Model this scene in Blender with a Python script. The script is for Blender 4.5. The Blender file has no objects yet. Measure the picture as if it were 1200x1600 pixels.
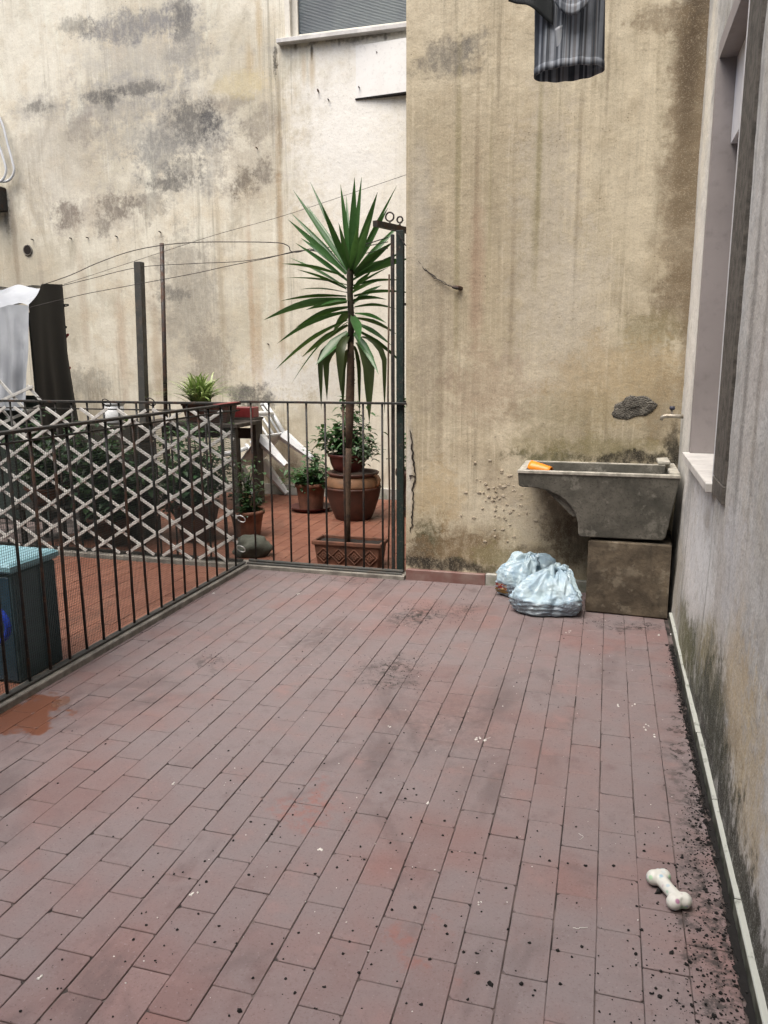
import bpy, bmesh, math, random
from mathutils import Vector, Matrix, noise, Euler
R = math.radians
rnd = random.Random(11)
scn = bpy.context.scene
col = scn.collection

# ------------------------------------------------------------------ camera
H = 1.4
FPX = 1217.0
ya, pit, rol = R(-15.94), R(11.2), R(-.28)
fwd = Vector((math.sin(ya)*math.cos(pit), math.cos(ya)*math.cos(pit), -math.sin(pit)))
rgt = Vector((math.cos(ya), -math.sin(ya), 0))
upv = rgt.cross(fwd)
cx = math.cos(rol)*rgt + math.sin(rol)*upv
cu = -math.sin(rol)*rgt + math.cos(rol)*upv
cam_d = bpy.data.cameras.new('camera'); cam = bpy.data.objects.new('camera', cam_d); col.objects.link(cam)
cam.matrix_world = Matrix(((cx.x, cu.x, -fwd.x, 0), (cx.y, cu.y, -fwd.y, 0), (cx.z, cu.z, -fwd.z, H), (0, 0, 0, 1)))
cam_d.sensor_fit = 'HORIZONTAL'; cam_d.sensor_width = 36; cam_d.lens = FPX/1200*36
cam_d.clip_start = .05; cam_d.clip_end = 500
scn.camera = cam
scn.render.resolution_x = 768; scn.render.resolution_y = 1024
CO = Vector((0, 0, H))
def ray(x, y): return cx*((x-600)/FPX) - cu*((y-800)/FPX) + fwd
def atY(x, y, Y): d = ray(x, y); return CO + d*(Y/d.y)
def atX(x, y, X): d = ray(x, y); return CO + d*(X/d.x)
def atZ(x, y, z=0): d = ray(x, y); return CO + d*((z-H)/d.z)
def proj(p):
    v = Vector(p)-CO; w = v.dot(fwd)
    return 600+FPX*v.dot(cx)/w, 800-FPX*v.dot(cu)/w, w

# ------------------------------------------------------------------ world, sun, exposure
SUN_EL, SUN_AZ = R(66), R(208)     # azimuth clockwise from +Y: light comes from behind the camera, to its left
w = bpy.data.worlds.new('World'); scn.world = w; w.use_nodes = True
wn = w.node_tree; bg = wn.nodes['Background']
sky = wn.nodes.new('ShaderNodeTexSky'); sky.sky_type = 'NISHITA'; sky.sun_disc = False
sky.sun_elevation = SUN_EL; sky.sun_rotation = SUN_AZ
sky.air_density = 1.0; sky.dust_density = 5.0; sky.ozone_density = .6; sky.altitude = 0
wn.links.new(sky.outputs[0], bg.inputs[0]); bg.inputs[1].default_value = .12
sd = bpy.data.lights.new('sun', 'SUN'); sd.energy = 1.2; sd.angle = R(50); sd.color = (1, .99, .965)
so = bpy.data.objects.new('sun', sd); col.objects.link(so)
sdir = Vector((math.sin(SUN_AZ)*math.cos(SUN_EL), math.cos(SUN_AZ)*math.cos(SUN_EL), math.sin(SUN_EL)))
so.rotation_euler = sdir.to_track_quat('Z', 'Y').to_euler(); so.location = (0, 0, 12)
vs = scn.view_settings; vs.view_transform = 'Standard'; vs.look = 'None'; vs.gamma = 1; vs.use_curve_mapping = False
vs.exposure = 1.4
scn.cycles.max_bounces = 6; scn.cycles.diffuse_bounces = 2; scn.cycles.glossy_bounces = 2; scn.cycles.transmission_bounces = 3

# ------------------------------------------------------------------ node helper
class G:
    def __init__(s, name):
        s.m = bpy.data.materials.new(name); s.m.use_nodes = True
        s.t = s.m.node_tree; s.b = s.t.nodes['Principled BSDF']; s._pos = None
    def n(s, typ, **kw):
        nd = s.t.nodes.new(typ)
        for k, v in kw.items(): setattr(nd, k, v)
        return nd
    def put(s, sock, v):
        if isinstance(v, bpy.types.NodeSocket): s.t.links.new(v, sock)
        elif isinstance(v, (tuple, list, Vector)) and sock.type == 'RGBA': sock.default_value = (*v[:3], 1)
        else: sock.default_value = v
    def pos(s):
        if s._pos is None: s._pos = s.n('ShaderNodeNewGeometry').outputs['Position']
        return s._pos
    def obj(s): return s.n('ShaderNodeTexCoord').outputs['Object']
    def ma(s, op, a, b=0.0, clamp=False):
        nd = s.n('ShaderNodeMath', operation=op, use_clamp=clamp); s.put(nd.inputs[0], a); s.put(nd.inputs[1], b); return nd.outputs[0]
    def vm(s, op, a, b):
        nd = s.n('ShaderNodeVectorMath', operation=op); s.put(nd.inputs[0], a); s.put(nd.inputs[1], b)
        return nd.outputs['Value'] if op in ('LENGTH', 'DOT_PRODUCT') else nd.outputs[0]
    def noise(s, vec, scale, detail=4, rough=.55, dist=0, colr=False):
        nd = s.n('ShaderNodeTexNoise'); s.put(nd.inputs['Vector'], vec)
        nd.inputs['Scale'].default_value = scale; nd.inputs['Detail'].default_value = min(detail, 4)
        nd.inputs['Roughness'].default_value = rough; nd.inputs['Distortion'].default_value = dist
        return nd.outputs['Color' if colr else 'Fac']
    def vor(s, vec, scale, feat='F1', out='Distance'):
        nd = s.n('ShaderNodeTexVoronoi', feature=feat); s.put(nd.inputs['Vector'], vec); nd.inputs['Scale'].default_value = scale
        return nd.outputs[out]
    def ss(s, x, a, b, lo=0.0, hi=1.0):
        nd = s.n('ShaderNodeMapRange', interpolation_type='SMOOTHSTEP'); s.put(nd.inputs[0], x)
        nd.inputs[1].default_value = a; nd.inputs[2].default_value = b
        s.put(nd.inputs[3], lo); s.put(nd.inputs[4], hi); return nd.outputs[0]
    def mix(s, f, a, b, mode='MIX'):
        nd = s.n('ShaderNodeMix', data_type='RGBA', blend_type=mode)
        s.put(nd.inputs[0], f); s.put(nd.inputs[6], a); s.put(nd.inputs[7], b); return nd.outputs[2]
    def sep(s, v):
        nd = s.n('ShaderNodeSeparateXYZ'); s.put(nd.inputs[0], v); return nd.outputs
    def bump(s, h, st=.3, d=.01, nrm=None):
        nd = s.n('ShaderNodeBump'); nd.inputs['Strength'].default_value = st; nd.inputs['Distance'].default_value = d
        s.put(nd.inputs['Height'], h)
        if nrm is not None: s.put(nd.inputs['Normal'], nrm)
        return nd.outputs[0]
    def out(s, color=None, rough=None, normal=None, **kw):
        if color is not None: s.put(s.b.inputs['Base Color'], color)
        if rough is not None: s.put(s.b.inputs['Roughness'], rough)
        if normal is not None: s.put(s.b.inputs['Normal'], normal)
        for k, v in kw.items(): s.put(s.b.inputs[k.replace('_', ' ')], v)
        return s.m

MAT = {}
def simple(name, c, rough=.6, var=.25, scale=12, c2=None, bump=.15, bscale=60, metal=0, spec=None):
    """A plain material with patchy variation, dirt and fine relief, in object space."""
    g = G(name); o = g.obj()
    c2 = c2 or tuple(v*(1-var) for v in c)
    a = g.noise(o, scale, 5, .6)
    k = g.mix(g.ss(a, .35, .7), c, c2)
    k = g.mix(g.ss(g.noise(o, scale*5, 3, .6), .5, .8, 0, .35), k, tuple(v*.55 for v in c2))
    g.out(k, rough, g.bump(g.noise(o, bscale, 4, .6), bump, .004), Metallic=metal)
    if spec is not None: g.b.inputs['Specular IOR Level'].default_value = spec
    MAT[name] = g.m; return g.m

# ------------------------------------------------------------------ mesh helper
class MB:
    def __init__(s): s.v = []; s.f = []
    def add(s, vs, fs):
        o = len(s.v); s.v += [tuple(p) for p in vs]; s.f += [tuple(i+o for i in f) for f in fs]; return s
    def box(s, x0, x1, y0, y1, z0, z1, M=None, ch=0):
        if ch:
            vs = []
            for z, i in ((z0, ch), (z0+ch, 0), (z1-ch, 0), (z1, ch)):
                vs += [(x0+i, y0+i, z), (x1-i, y0+i, z), (x1-i, y1-i, z), (x0+i, y1-i, z)]
            fs = [(3, 2, 1, 0), (12, 13, 14, 15)]
            for k in range(3):
                for j in range(4):
                    a = k*4+j; b = k*4+(j+1) % 4; fs.append((a, b, b+4, a+4))
        else:
            vs = [(x, y, z) for z in (z0, z1) for x, y in ((x0, y0), (x1, y0), (x1, y1), (x0, y1))]
            fs = [(3, 2, 1, 0), (4, 5, 6, 7), (0, 1, 5, 4), (1, 2, 6, 5), (2, 3, 7, 6), (3, 0, 4, 7)]
        if M: vs = [M @ Vector(p) for p in vs]
        return s.add(vs, fs)
    def tube(s, pts, r, n=8, cap=True):
        pts = [Vector(p) for p in pts]; rr = r if isinstance(r, (list, tuple)) else [r]*len(pts)
        vs = []; fs = []; prev = None
        for i, p in enumerate(pts):
            t = (pts[min(i+1, len(pts)-1)]-pts[max(i-1, 0)])
            if t.length < 1e-9: t = Vector((0, 0, 1))
            t.normalize()
            if prev is None:
                a = Vector((0, 0, 1)) if abs(t.z) < .9 else Vector((1, 0, 0)); u = t.cross(a).normalized()
            else:
                u = (prev - t*prev.dot(t)); u = u.normalized() if u.length > 1e-6 else t.orthogonal().normalized()
            prev = u; v = t.cross(u)
            for k in range(n):
                a = 2*math.pi*k/n + (math.pi/4 if n == 4 else 0); vs.append(p+(u*math.cos(a)+v*math.sin(a))*rr[i])
        for i in range(len(pts)-1):
            for k in range(n):
                a = i*n+k; b = i*n+(k+1) % n; fs.append((a, b, b+n, a+n))
        if cap: fs += [tuple(reversed(range(n))), tuple(range(len(vs)-n, len(vs)))]
        return s.add(vs, fs)
    def lathe(s, prof, n=32, c=(0, 0, 0), wob=0):
        vs = []; fs = []
        for i, (r, z) in enumerate(prof):
            for k in range(n):
                a = 2*math.pi*k/n; q = 1+wob*math.sin(3*a+i)
                vs.append((c[0]+r*q*math.cos(a), c[1]+r*q*math.sin(a), c[2]+z))
        for i in range(len(prof)-1):
            for k in range(n):
                a = i*n+k; b = i*n+(k+1) % n; fs.append((a, b, b+n, a+n))
        if prof[0][0] > 1e-4: fs.append(tuple(reversed(range(n))))
        if prof[-1][0] > 1e-4: fs.append(tuple(range((len(prof)-1)*n, len(prof)*n)))
        return s.add(vs, fs)
    def grid(s, fn, nu, nv):
        vs = [fn(i/nu, j/nv) for j in range(nv+1) for i in range(nu+1)]
        fs = [(j*(nu+1)+i, j*(nu+1)+i+1, (j+1)*(nu+1)+i+1, (j+1)*(nu+1)+i) for j in range(nv) for i in range(nu)]
        return s.add(vs, fs)
    def mesh(s, name, mat=None, smooth=False):
        me = bpy.data.meshes.new(name); me.from_pydata(s.v, [], s.f); me.validate()
        if mat: me.materials.append(MAT[mat] if isinstance(mat, str) else mat)
        if smooth:
            me.polygons.foreach_set('use_smooth', [True]*len(me.polygons))
        me.update(); return me
    def build(s, name, mat, parent=None, smooth=False, loc=None, thick=0, sub=0, bevel=0):
        o = bpy.data.objects.new(name, s.mesh(name, mat, smooth)); col.objects.link(o)
        if parent: o.parent = parent
        if loc is not None: o.location = loc
        if thick: md = o.modifiers.new('solid', 'SOLIDIFY'); md.thickness = thick; md.offset = 0
        if bevel:
            md = o.modifiers.new('bevel', 'BEVEL'); md.width = bevel; md.segments = 2; md.limit_method = 'ANGLE'
        if sub: md = o.modifiers.new('sub', 'SUBSURF'); md.levels = sub; md.render_levels = sub
        return o

def tag(o, label=None, cat=None, group=None, kind=None):
    if label: o['label'] = label
    if cat: o['category'] = cat
    if group: o['group'] = group
    if kind: o['kind'] = kind
    return o
def empty(name, loc=(0, 0, 0), label=None, cat=None, group=None, rz=0):
    o = bpy.data.objects.new(name, None); col.objects.link(o); o.location = loc; o.rotation_euler.z = rz
    o.empty_display_size = .1
    return tag(o, label, cat, group)
def link(name, mesh, parent=None, loc=(0, 0, 0), rot=(0, 0, 0)):
    o = bpy.data.objects.new(name, mesh); col.objects.link(o); o.parent = parent; o.location = loc; o.rotation_euler = rot; return o

# ------------------------------------------------------------------ plaster walls
def plaster(name, tones, stains, axis, streak=.5, fine=.5, bumpst=.5, base_dirt=None, edges=()):
    """tones: three colours; stains: (centre, ra, rz, colour, strength, rough edge); axis 0 = wall faces along Y, 1 = along X."""
    g = G(name); p = g.pos()
    big = g.noise(p, .9, 6, .62); mid = g.noise(p, 3.3, 6, .65); hi = g.noise(p, 38, 5, .7)
    st = g.noise(g.vm('MULTIPLY', p, (17, 17, .45)), 1, 7, .72)
    st2 = g.noise(g.vm('MULTIPLY', p, (46, 46, 1.1)), 1, 4, .65)
    c = g.mix(g.ss(big, .36, .62), tones[0], tones[1])
    c = g.mix(g.ss(mid, .45, .72, 0, .75), c, tones[2])
    bl = g.noise(g.vm('MULTIPLY', p, (2.6, 2.6, 1.1)), 1, 7, .68, .6)
    c = g.mix(g.ss(bl, .50, .70, 0, .55), c, tuple(v*k for v, k in zip(tones[0], (.60, .57, .52))))
    c = g.mix(g.ss(bl, .42, .28, 0, .5), c, tuple(min(.8, v*1.18) for v in tones[1]))
    sm = g.ss(g.noise(g.vm('MULTIPLY', p, (1.7, 1.7, .7)), 1, 3, .6), .36, .62, .45, 1)
    st = g.ma('ADD', .5, g.ma('MULTIPLY', g.ma('SUBTRACT', st, .5), sm)); st2 = g.ma('ADD', .5, g.ma('MULTIPLY', g.ma('SUBTRACT', st2, .5), sm))
    dk = tuple(v*.5 for v in tones[0])
    c = g.mix(g.ss(st, .51, .70, 0, streak), c, dk)
    c = g.mix(g.ss(st, .47, .33, 0, streak*.4), c, tuple(min(.85, v*1.15) for v in tones[1]))
    c = g.mix(g.ss(st2, .51, .70, 0, streak*.6), c, tuple(v*.6 for v in tones[1]))
    c = g.mix(g.ss(st2, .49, .36, 0, streak*.6), c, tuple(min(.8, v*1.25) for v in tones[1]))
    dn = g.noise(g.vm('ADD', p, (4, 7, 2)), 5, 6, .7, colr=True)
    pd = g.vm('ADD', p, g.vm('MULTIPLY', g.vm('SUBTRACT', dn, (.5, .5, .5)), (.16, .16, .16)))
    patch = g.noise(p, 9, 7, .72)
    rn = g.ma('ADD', g.ma('MULTIPLY', g.ma('SUBTRACT', patch, .5), 2.2), g.ma('MULTIPLY', g.ma('SUBTRACT', hi, .5), 1.1))
    rm = g.ma('MULTIPLY', g.ma('SUBTRACT', patch, .5), 1.3); tex = g.ss(g.noise(g.vm('MULTIPLY', p, (1, 1, .45)), 24, 6, .7), .28, .58, .45, 1)
    for (ctr, ra, rz, colr, stg, edge) in stains:
        inv = (1/ra, 0, 1/rz) if axis == 0 else (0, 1/ra, 1/rz)
        src = pd if edge else p
        d = g.vm('LENGTH', g.vm('MULTIPLY', g.vm('SUBTRACT', src, tuple(ctr)), inv), (0, 0, 0))
        if edge: m = g.ma('MULTIPLY', g.ss(g.ma('ADD', d, rn), 1.12, .40), tex)
        else: m = g.ss(g.ma('ADD', d, rm), 1.15, .15)
        m = g.ma('MULTIPLY', m, stg)
        c = g.mix(m, c, colr)
    c = g.mix(g.ss(st, .54, .74, 0, streak*.4), c, dk)
    c = g.mix(g.ss(hi, .52, .80, 0, fine), c, tuple(v*.42 for v in tones[0]))
    gr = g.noise(p, 170, 2, .7); c = g.mix(g.ss(gr, .53, .70, 0, fine*.6), c, tuple(v*.45 for v in tones[0])); c = g.mix(g.ss(gr, .46, .34, 0, fine*.45), c, tuple(min(.85, v*1.3) for v in tones[1]))
    spk = g.vor(g.vm('ADD', p, g.vm('MULTIPLY', dn, (.1, .1, .1))), 42)
    c = g.mix(g.ma('MULTIPLY', g.ss(spk, .17, .05), g.ss(mid, .5, .66)), c, tuple(v*.3 for v in tones[0]))
    h = g.ma('ADD', g.ma('MULTIPLY', hi, .08), g.ma('MULTIPLY', g.noise(p, 7, 3, .5), .45))
    h = g.ma('ADD', h, g.ma('MULTIPLY', mid, .8)); h = g.ma('ADD', h, g.ma('MULTIPLY', patch, .7))
    g.out(c, g.ss(mid, .3, .7, .8, .95), g.bump(h, bumpst, .02))
    g.b.inputs['Specular IOR Level'].default_value = .25
    MAT[name] = g.m; return g.m

def wall_grid(mb, fn, u0, u1, v0, v1, step, holes=(), vcut=None):
    """uneven plaster skin; fn(u,v,off) -> point; holes are (u0,u1,v0,v1) left open"""
    us = {u0, u1}; vs_ = {v0, v1}
    for h in holes: us |= {h[0], h[1]}; vs_ |= {h[2], h[3]}
    def fill(keys):
        ks = sorted(keys); o = []
        for a, b in zip(ks, ks[1:]):
            n = max(1, round((b-a)/step)); o += [a+(b-a)*i/n for i in range(n)]
        return o+[ks[-1]]
    U, V = fill(us), fill(vs_); pts = []; fs = []
    for v in V:
        for u in U:
            off = .006*noise.noise(Vector((u*1.3, v*1.3, 3))) + .0035*noise.noise(Vector((u*5, v*5, 9))) + .0018*noise.noise(Vector((u*14, v*14, 1)))
            e = min([min(abs(u-h[0]), abs(u-h[1])) for h in holes if h[2]-.01 <= v <= h[3]+.01] + [min(abs(v-h[2]), abs(v-h[3])) for h in holes if h[0]-.01 <= u <= h[1]+.01] + [1])
            pts.append(fn(u, v, off*min(1, e/.08)))
    n = len(U)
    for j in range(len(V)-1):
        for i in range(n-1):
            uc, vc = (U[i]+U[i+1])/2, (V[j]+V[j+1])/2
            if any(h[0] < uc < h[1] and h[2] < vc < h[3] for h in holes): continue
            fs.append((j*n+i, j*n+i+1, (j+1)*n+i+1, (j+1)*n+i))
    mb.add(pts, fs)

YB = 4.71      # face of the near back wall and of the railing line
YR = 7.5       # face of the rear wall
XW = .405      # face of the right wall
XF = -2.33     # side railing
XE = -1.20     # left edge of the near back wall
def bs(x, y, rx, ry, c, s, e=1, Y=YB):
    k = (Y/math.cos(0))/FPX*1.03
    return (atY(x, y, Y), rx*k, ry*k, c, s, e)
def rs(x, y, rx, ry, c, s, e=1): return bs(x, y, rx, ry, c, s, e, YR)

GREY = (.13, .125, .115); BRN = (.195, .15, .095); DBR = (.075, .052, .032); OCH = (.42, .30, .14); OLI = (.24, .21, .11)
MOSS = (.035, .042, .016); BLK = (.02, .018, .015); WHT = (.70, .67, .60); PALE = (.50, .46, .38)
near_stains = [
    bs(760, 300, 130, 420, (.37, .31, .215), .5, 1), bs(850, 420, 60, 300, PALE, .55, 1), bs(900, 500, 60, 150, PALE, .5),
    bs(700, 90, 60, 32, GREY, .7), bs(740, 70, 25, 20, GREY, .5), bs(672, 500, 40, 200, (.30, .26, .2), .6), bs(655, 340, 22, 140, (.42, .39, .33), .6, 0),
    bs(715, 330, 6, 300, OLI, .55, 0), bs(745, 280, 5, 260, BRN, .42, 0), bs(842, 260, 5, 170, OLI, .6, 0), bs(838, 330, 9, 130, OLI, .35, 0), bs(800, 470, 6, 190, BRN, .45, 0), bs(688, 600, 6, 200, BRN, .4, 0), bs(765, 330, 4, 220, OLI, .3, 0), bs(905, 260, 4, 170, BRN, .35, 0), bs(951, 90, 3, 90, DBR, .35, 0), bs(745, 430, 14, 150, (.33, .21, .15), .45, 0),
    bs(1092, 40, 40, 150, DBR, .95, 0), bs(1080, 230, 42, 230, BRN, .85, 0), bs(1072, 200, 30, 160, BRN, .6), bs(1078, 90, 16, 200, DBR, .7, 0), bs(1065, 330, 44, 150, BRN, .6, 0), bs(1030, 28, 60, 26, BRN, .7), bs(1060, 480, 40, 60, BRN, .8), bs(1020, 520, 60, 30, OLI, .55), bs(1075, 520, 14, 130, BRN, .7, 0),
    bs(960, 580, 110, 50, OCH, .28), bs(890, 640, 100, 35, OLI, .4), bs(1040, 640, 40, 60, BRN, .5), bs(760, 600, 80, 60, (.34, .26, .19), .5),
    bs(860, 712, 75, 15, MOSS, .85), bs(930, 700, 100, 22, OLI, .8), bs(985, 716, 85, 14, BLK, .95), bs(1052, 705, 15, 40, BLK, .9), bs(960, 600, 120, 70, (.40, .31, .18), .4), bs(840, 690, 60, 30, OLI, .45),
    bs(672, 845, 30, 42, MOSS, .95), bs(660, 865, 30, 36, DBR, .8), bs(725, 855, 85, 46, (.17, .12, .065), .9), bs(700, 884, 120, 13, BLK, .95), bs(780, 870, 60, 22, OLI, .7),
    bs(760, 800, 50, 36, (.52, .47, .36), .75), bs(790, 760, 40, 28, (.40, .34, .25), .7), bs(690, 770, 40, 60, OCH, .35), bs(825, 820, 30, 50, (.42, .38, .3), .6), bs(872, 800, 30, 60, DBR, .7), bs(900, 850, 40, 60, DBR, .7), bs(850, 870, 60, 20, DBR, .6),
    bs(639, 730, 9, 100, (.55, .53, .48), .8, 0),
]
plaster('near_plaster', ((.42, .368, .26), (.575, .515, .385), (.45, .385, .27)), near_stains, 0, .6, .5, .42)
rear_stains = [
    (atY(545, 330, YR)+Vector((.5, 0, 0)), 1.25, 2.9, (.78, .75, .66), .9, 0), rs(545, 200, 110, 170, (.82, .81, .76), .95, 0), rs(450, 590, 75, 46, (.70, .69, .64), .95), rs(520, 600, 70, 40, (.62, .61, .56), .7),
    rs(165, 150, 42, 16, GREY, .9), rs(215, 138, 55, 13, GREY, .85), rs(170, 160, 14, 18, (.08, .08, .08), .6), rs(300, 190, 50, 36, GREY, .85), rs(325, 190, 16, 28, (.08, .08, .085), .75), rs(265, 285, 60, 16, GREY, .85), rs(290, 262, 45, 22, GREY, .6), rs(250, 240, 60, 40, (.2, .2, .19), .6), rs(60, 168, 30, 12, GREY, .7),
    rs(215, 38, 110, 26, (.17, .17, .18), .75), rs(285, 30, 20, 36, GREY, .7), rs(120, 40, 40, 16, GREY, .6), rs(300, 85, 50, 40, (.24, .23, .21), .5), rs(180, 325, 46, 22, (.17, .145, .12), .8), rs(105, 335, 34, 24, (.18, .15, .125), .8), rs(160, 350, 22, 20, (.15, .13, .11), .6), rs(235, 320, 40, 30, (.22, .2, .17), .6), rs(130, 205, 40, 25, (.24, .21, .18), .55),
    rs(380, 285, 24, 26, (.11, .09, .07), .75), rs(410, 270, 22, 24, (.13, .11, .09), .7), rs(405, 195, 45, 30, (.20, .17, .14), .55), rs(360, 160, 40, 14, (.20, .17, .14), .5), rs(290, 450, 60, 110, (.27, .25, .21), .5), rs(270, 460, 34, 14, GREY, .6), rs(330, 560, 40, 70, (.26, .23, .19), .6),
    rs(405, 40, 7, 80, OCH, .5, 0), rs(390, 95, 9, 40, OCH, .4, 0), rs(380, 130, 60, 20, (.58, .49, .27), .5), rs(432, 98, 4, 26, BLK, .85), rs(437, 200, 5, 110, (.22, .17, .1), .55, 0), rs(437, 340, 7, 160, (.34, .23, .12), .65, 0), rs(440, 480, 8, 120, (.38, .25, .13), .5, 0), rs(393, 480, 7, 180, (.40, .26, .15), .5, 0), rs(404, 530, 10, 120, (.42, .28, .16), .4, 0), rs(345, 430, 10, 200, (.42, .34, .22), .4, 0), rs(190, 540, 14, 130, (.40, .28, .18), .5, 0), rs(245, 560, 12, 130, (.38, .28, .18), .45, 0), rs(130, 470, 12, 160, (.38, .29, .2), .35, 0), rs(70, 500, 8, 160, (.3, .25, .2), .35, 0), rs(25, 400, 8, 160, (.26, .2, .14), .5, 0), rs(10, 330, 8, 50, BLK, .6),
    rs(487, 80, 3, 16, BLK, .9, 0), rs(462, 72, 4, 8, BLK, .7, 0), rs(530, 64, 3, 8, BLK, .6, 0), rs(545, 58, 110, 5, GREY, .7), rs(488, 110, 6, 30, OCH, .5, 0), rs(475, 105, 5, 30, OCH, .4, 0), rs(602, 56, 3, 9, BLK, .6, 0),
    rs(395, 625, 42, 30, (.09, .085, .075), .9), rs(370, 612, 30, 14, GREY, .7), rs(430, 690, 70, 50, (.34, .27, .17), .75), rs(500, 680, 80, 40, (.50, .46, .36), .6), rs(420, 745, 90, 26, (.20, .16, .1), .8), rs(140, 600, 60, 30, GREY, .5),
]
halo = [(c_, ra*1.9, rz*2.0, (.30, .29, .27), .42, 1) for (c_, ra, rz, cc, s_, e_) in rear_stains if cc == GREY and s_ >= .7 and c_.z > 2.6]
halo += [rs(250, 215, 130, 40, (.26, .255, .245), .5), rs(190, 170, 120, 26, (.28, .27, .255), .5), rs(330, 235, 26, 90, (.24, .235, .225), .45), rs(150, 335, 110, 40, (.33, .29, .245), .5), rs(390, 270, 60, 60, (.33, .28, .22), .45), rs(230, 90, 140, 50, (.36, .35, .33), .45), rs(300, 480, 90, 120, (.40, .37, .32), .5), rs(90, 250, 110, 120, (.42, .39, .34), .45)]
rear_stains[4:4] = halo
plaster('rear_plaster', ((.53, .49, .385), (.72, .685, .57), (.60, .53, .40)), rear_stains, 0, .5, .4, .35)
def ws(y, z, ry, rz, c, s, e=1): return ((XW, y, z), ry, rz, c, s, e)
right_stains = [
    ws(4.4, 1.6, .42, 1.6, (.80, .78, .72), .95, 0), ws(4.5, 2.7, .25, .8, (.80, .76, .64), .8, 0), ws(3.65, .55, .5, .42, (.66, .65, .63), .95), ws(3.2, .35, .45, .3, (.58, .57, .55), .8), ws(2.75, .55, .25, .5, (.46, .44, .41), .7), ws(2.45, .6, .16, .5, (.48, .40, .27), .6), ws(2.5, 1.6, .3, .7, (.50, .48, .45), .8), ws(2.62, 1.5, .05, 1.2, GREY, .55, 0), ws(2.4, 1.5, .04, 1.2, (.2, .18, .15), .45, 0), ws(2.0, .30, .25, .3, (.42, .35, .23), .8), ws(2.25, .35, .2, .25, (.45, .37, .23), .6),
    ws(3.6, .12, .35, .16, (.24, .22, .1), .7), ws(3.1, .16, .6, .26, (.05, .055, .022), .95), ws(2.9, .34, .4, .16, OLI, .85), ws(2.6, .24, .45, .24, (.04, .045, .028), .9), ws(3.7, .14, .5, .16, (.10, .10, .045), .8), ws(3.35, .62, .5, .3, (.62, .64, .65), .8), ws(2.55, .75, .3, .25, (.50, .51, .52), .8), ws(2.3, .45, .2, .25, (.42, .35, .24), .7), ws(2.5, .12, .7, .16, (.03, .033, .02), .95), ws(2.0, .07, .6, .09, (.03, .03, .022), .95), ws(1.6, .06, .5, .08, (.04, .04, .03), .9), ws(2.9, .06, .6, .06, BLK, .8), ws(3.12, .45, .02, .45, GREY, .55, 0), ws(3.95, .4, .015, .5, GREY, .5, 0), ws(4.2, .25, .3, .3, (.36, .32, .24), .6), ws(3.3, .75, .15, .08, (.25, .22, .18), .6),
]
plaster('right_plaster', ((.38, .38, .365), (.55, .555, .54), (.43, .41, .35)), right_stains, 1, .55, .6, .5)

# ------------------------------------------------------------------ small materials
g = G('mortar'); p = g.pos(); MAT['mortar'] = g.out(g.mix(g.ss(g.noise(p, 2.6, 6, .75), .42, .58), (.022, .018, .016), (.135, .105, .098)), .95)
simple('plain_plaster', (.50, .45, .36), .9, .25, 1.5, bump=.1)
simple('ground_earth', (.16, .14, .12), .95, .3, 1.5)
simple('cement', (.24, .225, .195), .9, .4, 14, c2=(.12, .11, .095), bump=.5)
simple('marble_white', (.66, .65, .62), .45, .2, 6, c2=(.48, .47, .45), bump=.1)
simple('marble_red', (.16, .078, .066), .6, .4, 9, c2=(.22, .15, .13), bump=.1)
simple('marble_grey', (.40, .39, .36), .5, .4, 9, c2=(.22, .23, .18), bump=.1)
simple('granite_dark', (.115, .105, .092), .8, .5, 30, c2=(.045, .042, .036), bump=.6, bscale=160)
simple('reveal_grey', (.30, .275, .27), .7, .12, 4, bump=.1)
simple('shutter_white', (.66, .67, .70), .5, .08, 3, bump=.03)
simple('paint_cream', (.70, .67, .58), .55, .15, 8)
simple('white_plastic', (.66, .68, .69), .4, .15, 7, bump=.04)
simple('white_lath', (.58, .58, .55), .6, .25, 22, c2=(.40, .40, .38), bump=.25)
simple('black_cloth', (.0035, .004, .004), .85, .3, 9)
simple('dark_fabric', (.03, .045, .038), .9, .4, 9)
simple('red_plastic', (.21, .028, .03), .45, .25, 8)
simple('dark_red_plastic', (.10, .022, .02), .4, .3, 8)
simple('orange_plastic', (.85, .26, .015), .4, .1, 8, bump=.02)
simple('terracotta', (.17, .07, .04), .8, .4, 14, c2=(.09, .04, .024), bump=.3)
simple('terracotta_dark', (.075, .028, .018), .6, .4, 10, c2=(.042, .018, .012), bump=.2)
simple('terracotta_tan', (.19, .095, .045), .7, .45, 9, c2=(.10, .055, .028), bump=.25)
simple('soil', (.022, .017, .013), .98, .5, 40, bump=.8)
simple('rock', (.085, .09, .07), .9, .5, 12, c2=(.045, .05, .038), bump=.6)
simple('bark', (.10, .062, .038), .9, .5, 30, c2=(.045, .03, .02), bump=.8, bscale=90)
simple('bark_top', (.045, .035, .02), .9, .5, 40, c2=(.02, .018, .01), bump=.8, bscale=90)
simple('cane', (.20, .14, .09), .7, .3, 20)
simple('wood_old', (.055, .046, .037), .85, .4, 16, c2=(.028, .023, .019))
simple('card', (.035, .03, .022), .9, .3, 6)
simple('bin_lid', (.24, .44, .50), .35, .15, 5, bump=.03)
simple('bin_body', (.06, .105, .12), .45, .2, 5, bump=.03)
simple('bin_front', (.018, .055, .085), .45, .2, 5, bump=.03)
simple('blue_plastic', (.012, .05, .42), .35, .2, 8, bump=.03)
simple('wire_dark', (.03, .025, .022), .7, .3, 30)
simple('wire_green', (.022, .03, .028), .6, .3, 30)
simple('crumb_shade_black', (.006, .005, .0045), .95, .4, 50)
simple('crumb_white', (.68, .66, .62), .8, .2, 50)
simple('crack_dark', (.02, .015, .012), 1, .3, 40)
simple('peg_dark', (.04, .045, .04), .5, .3, 30)
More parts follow.
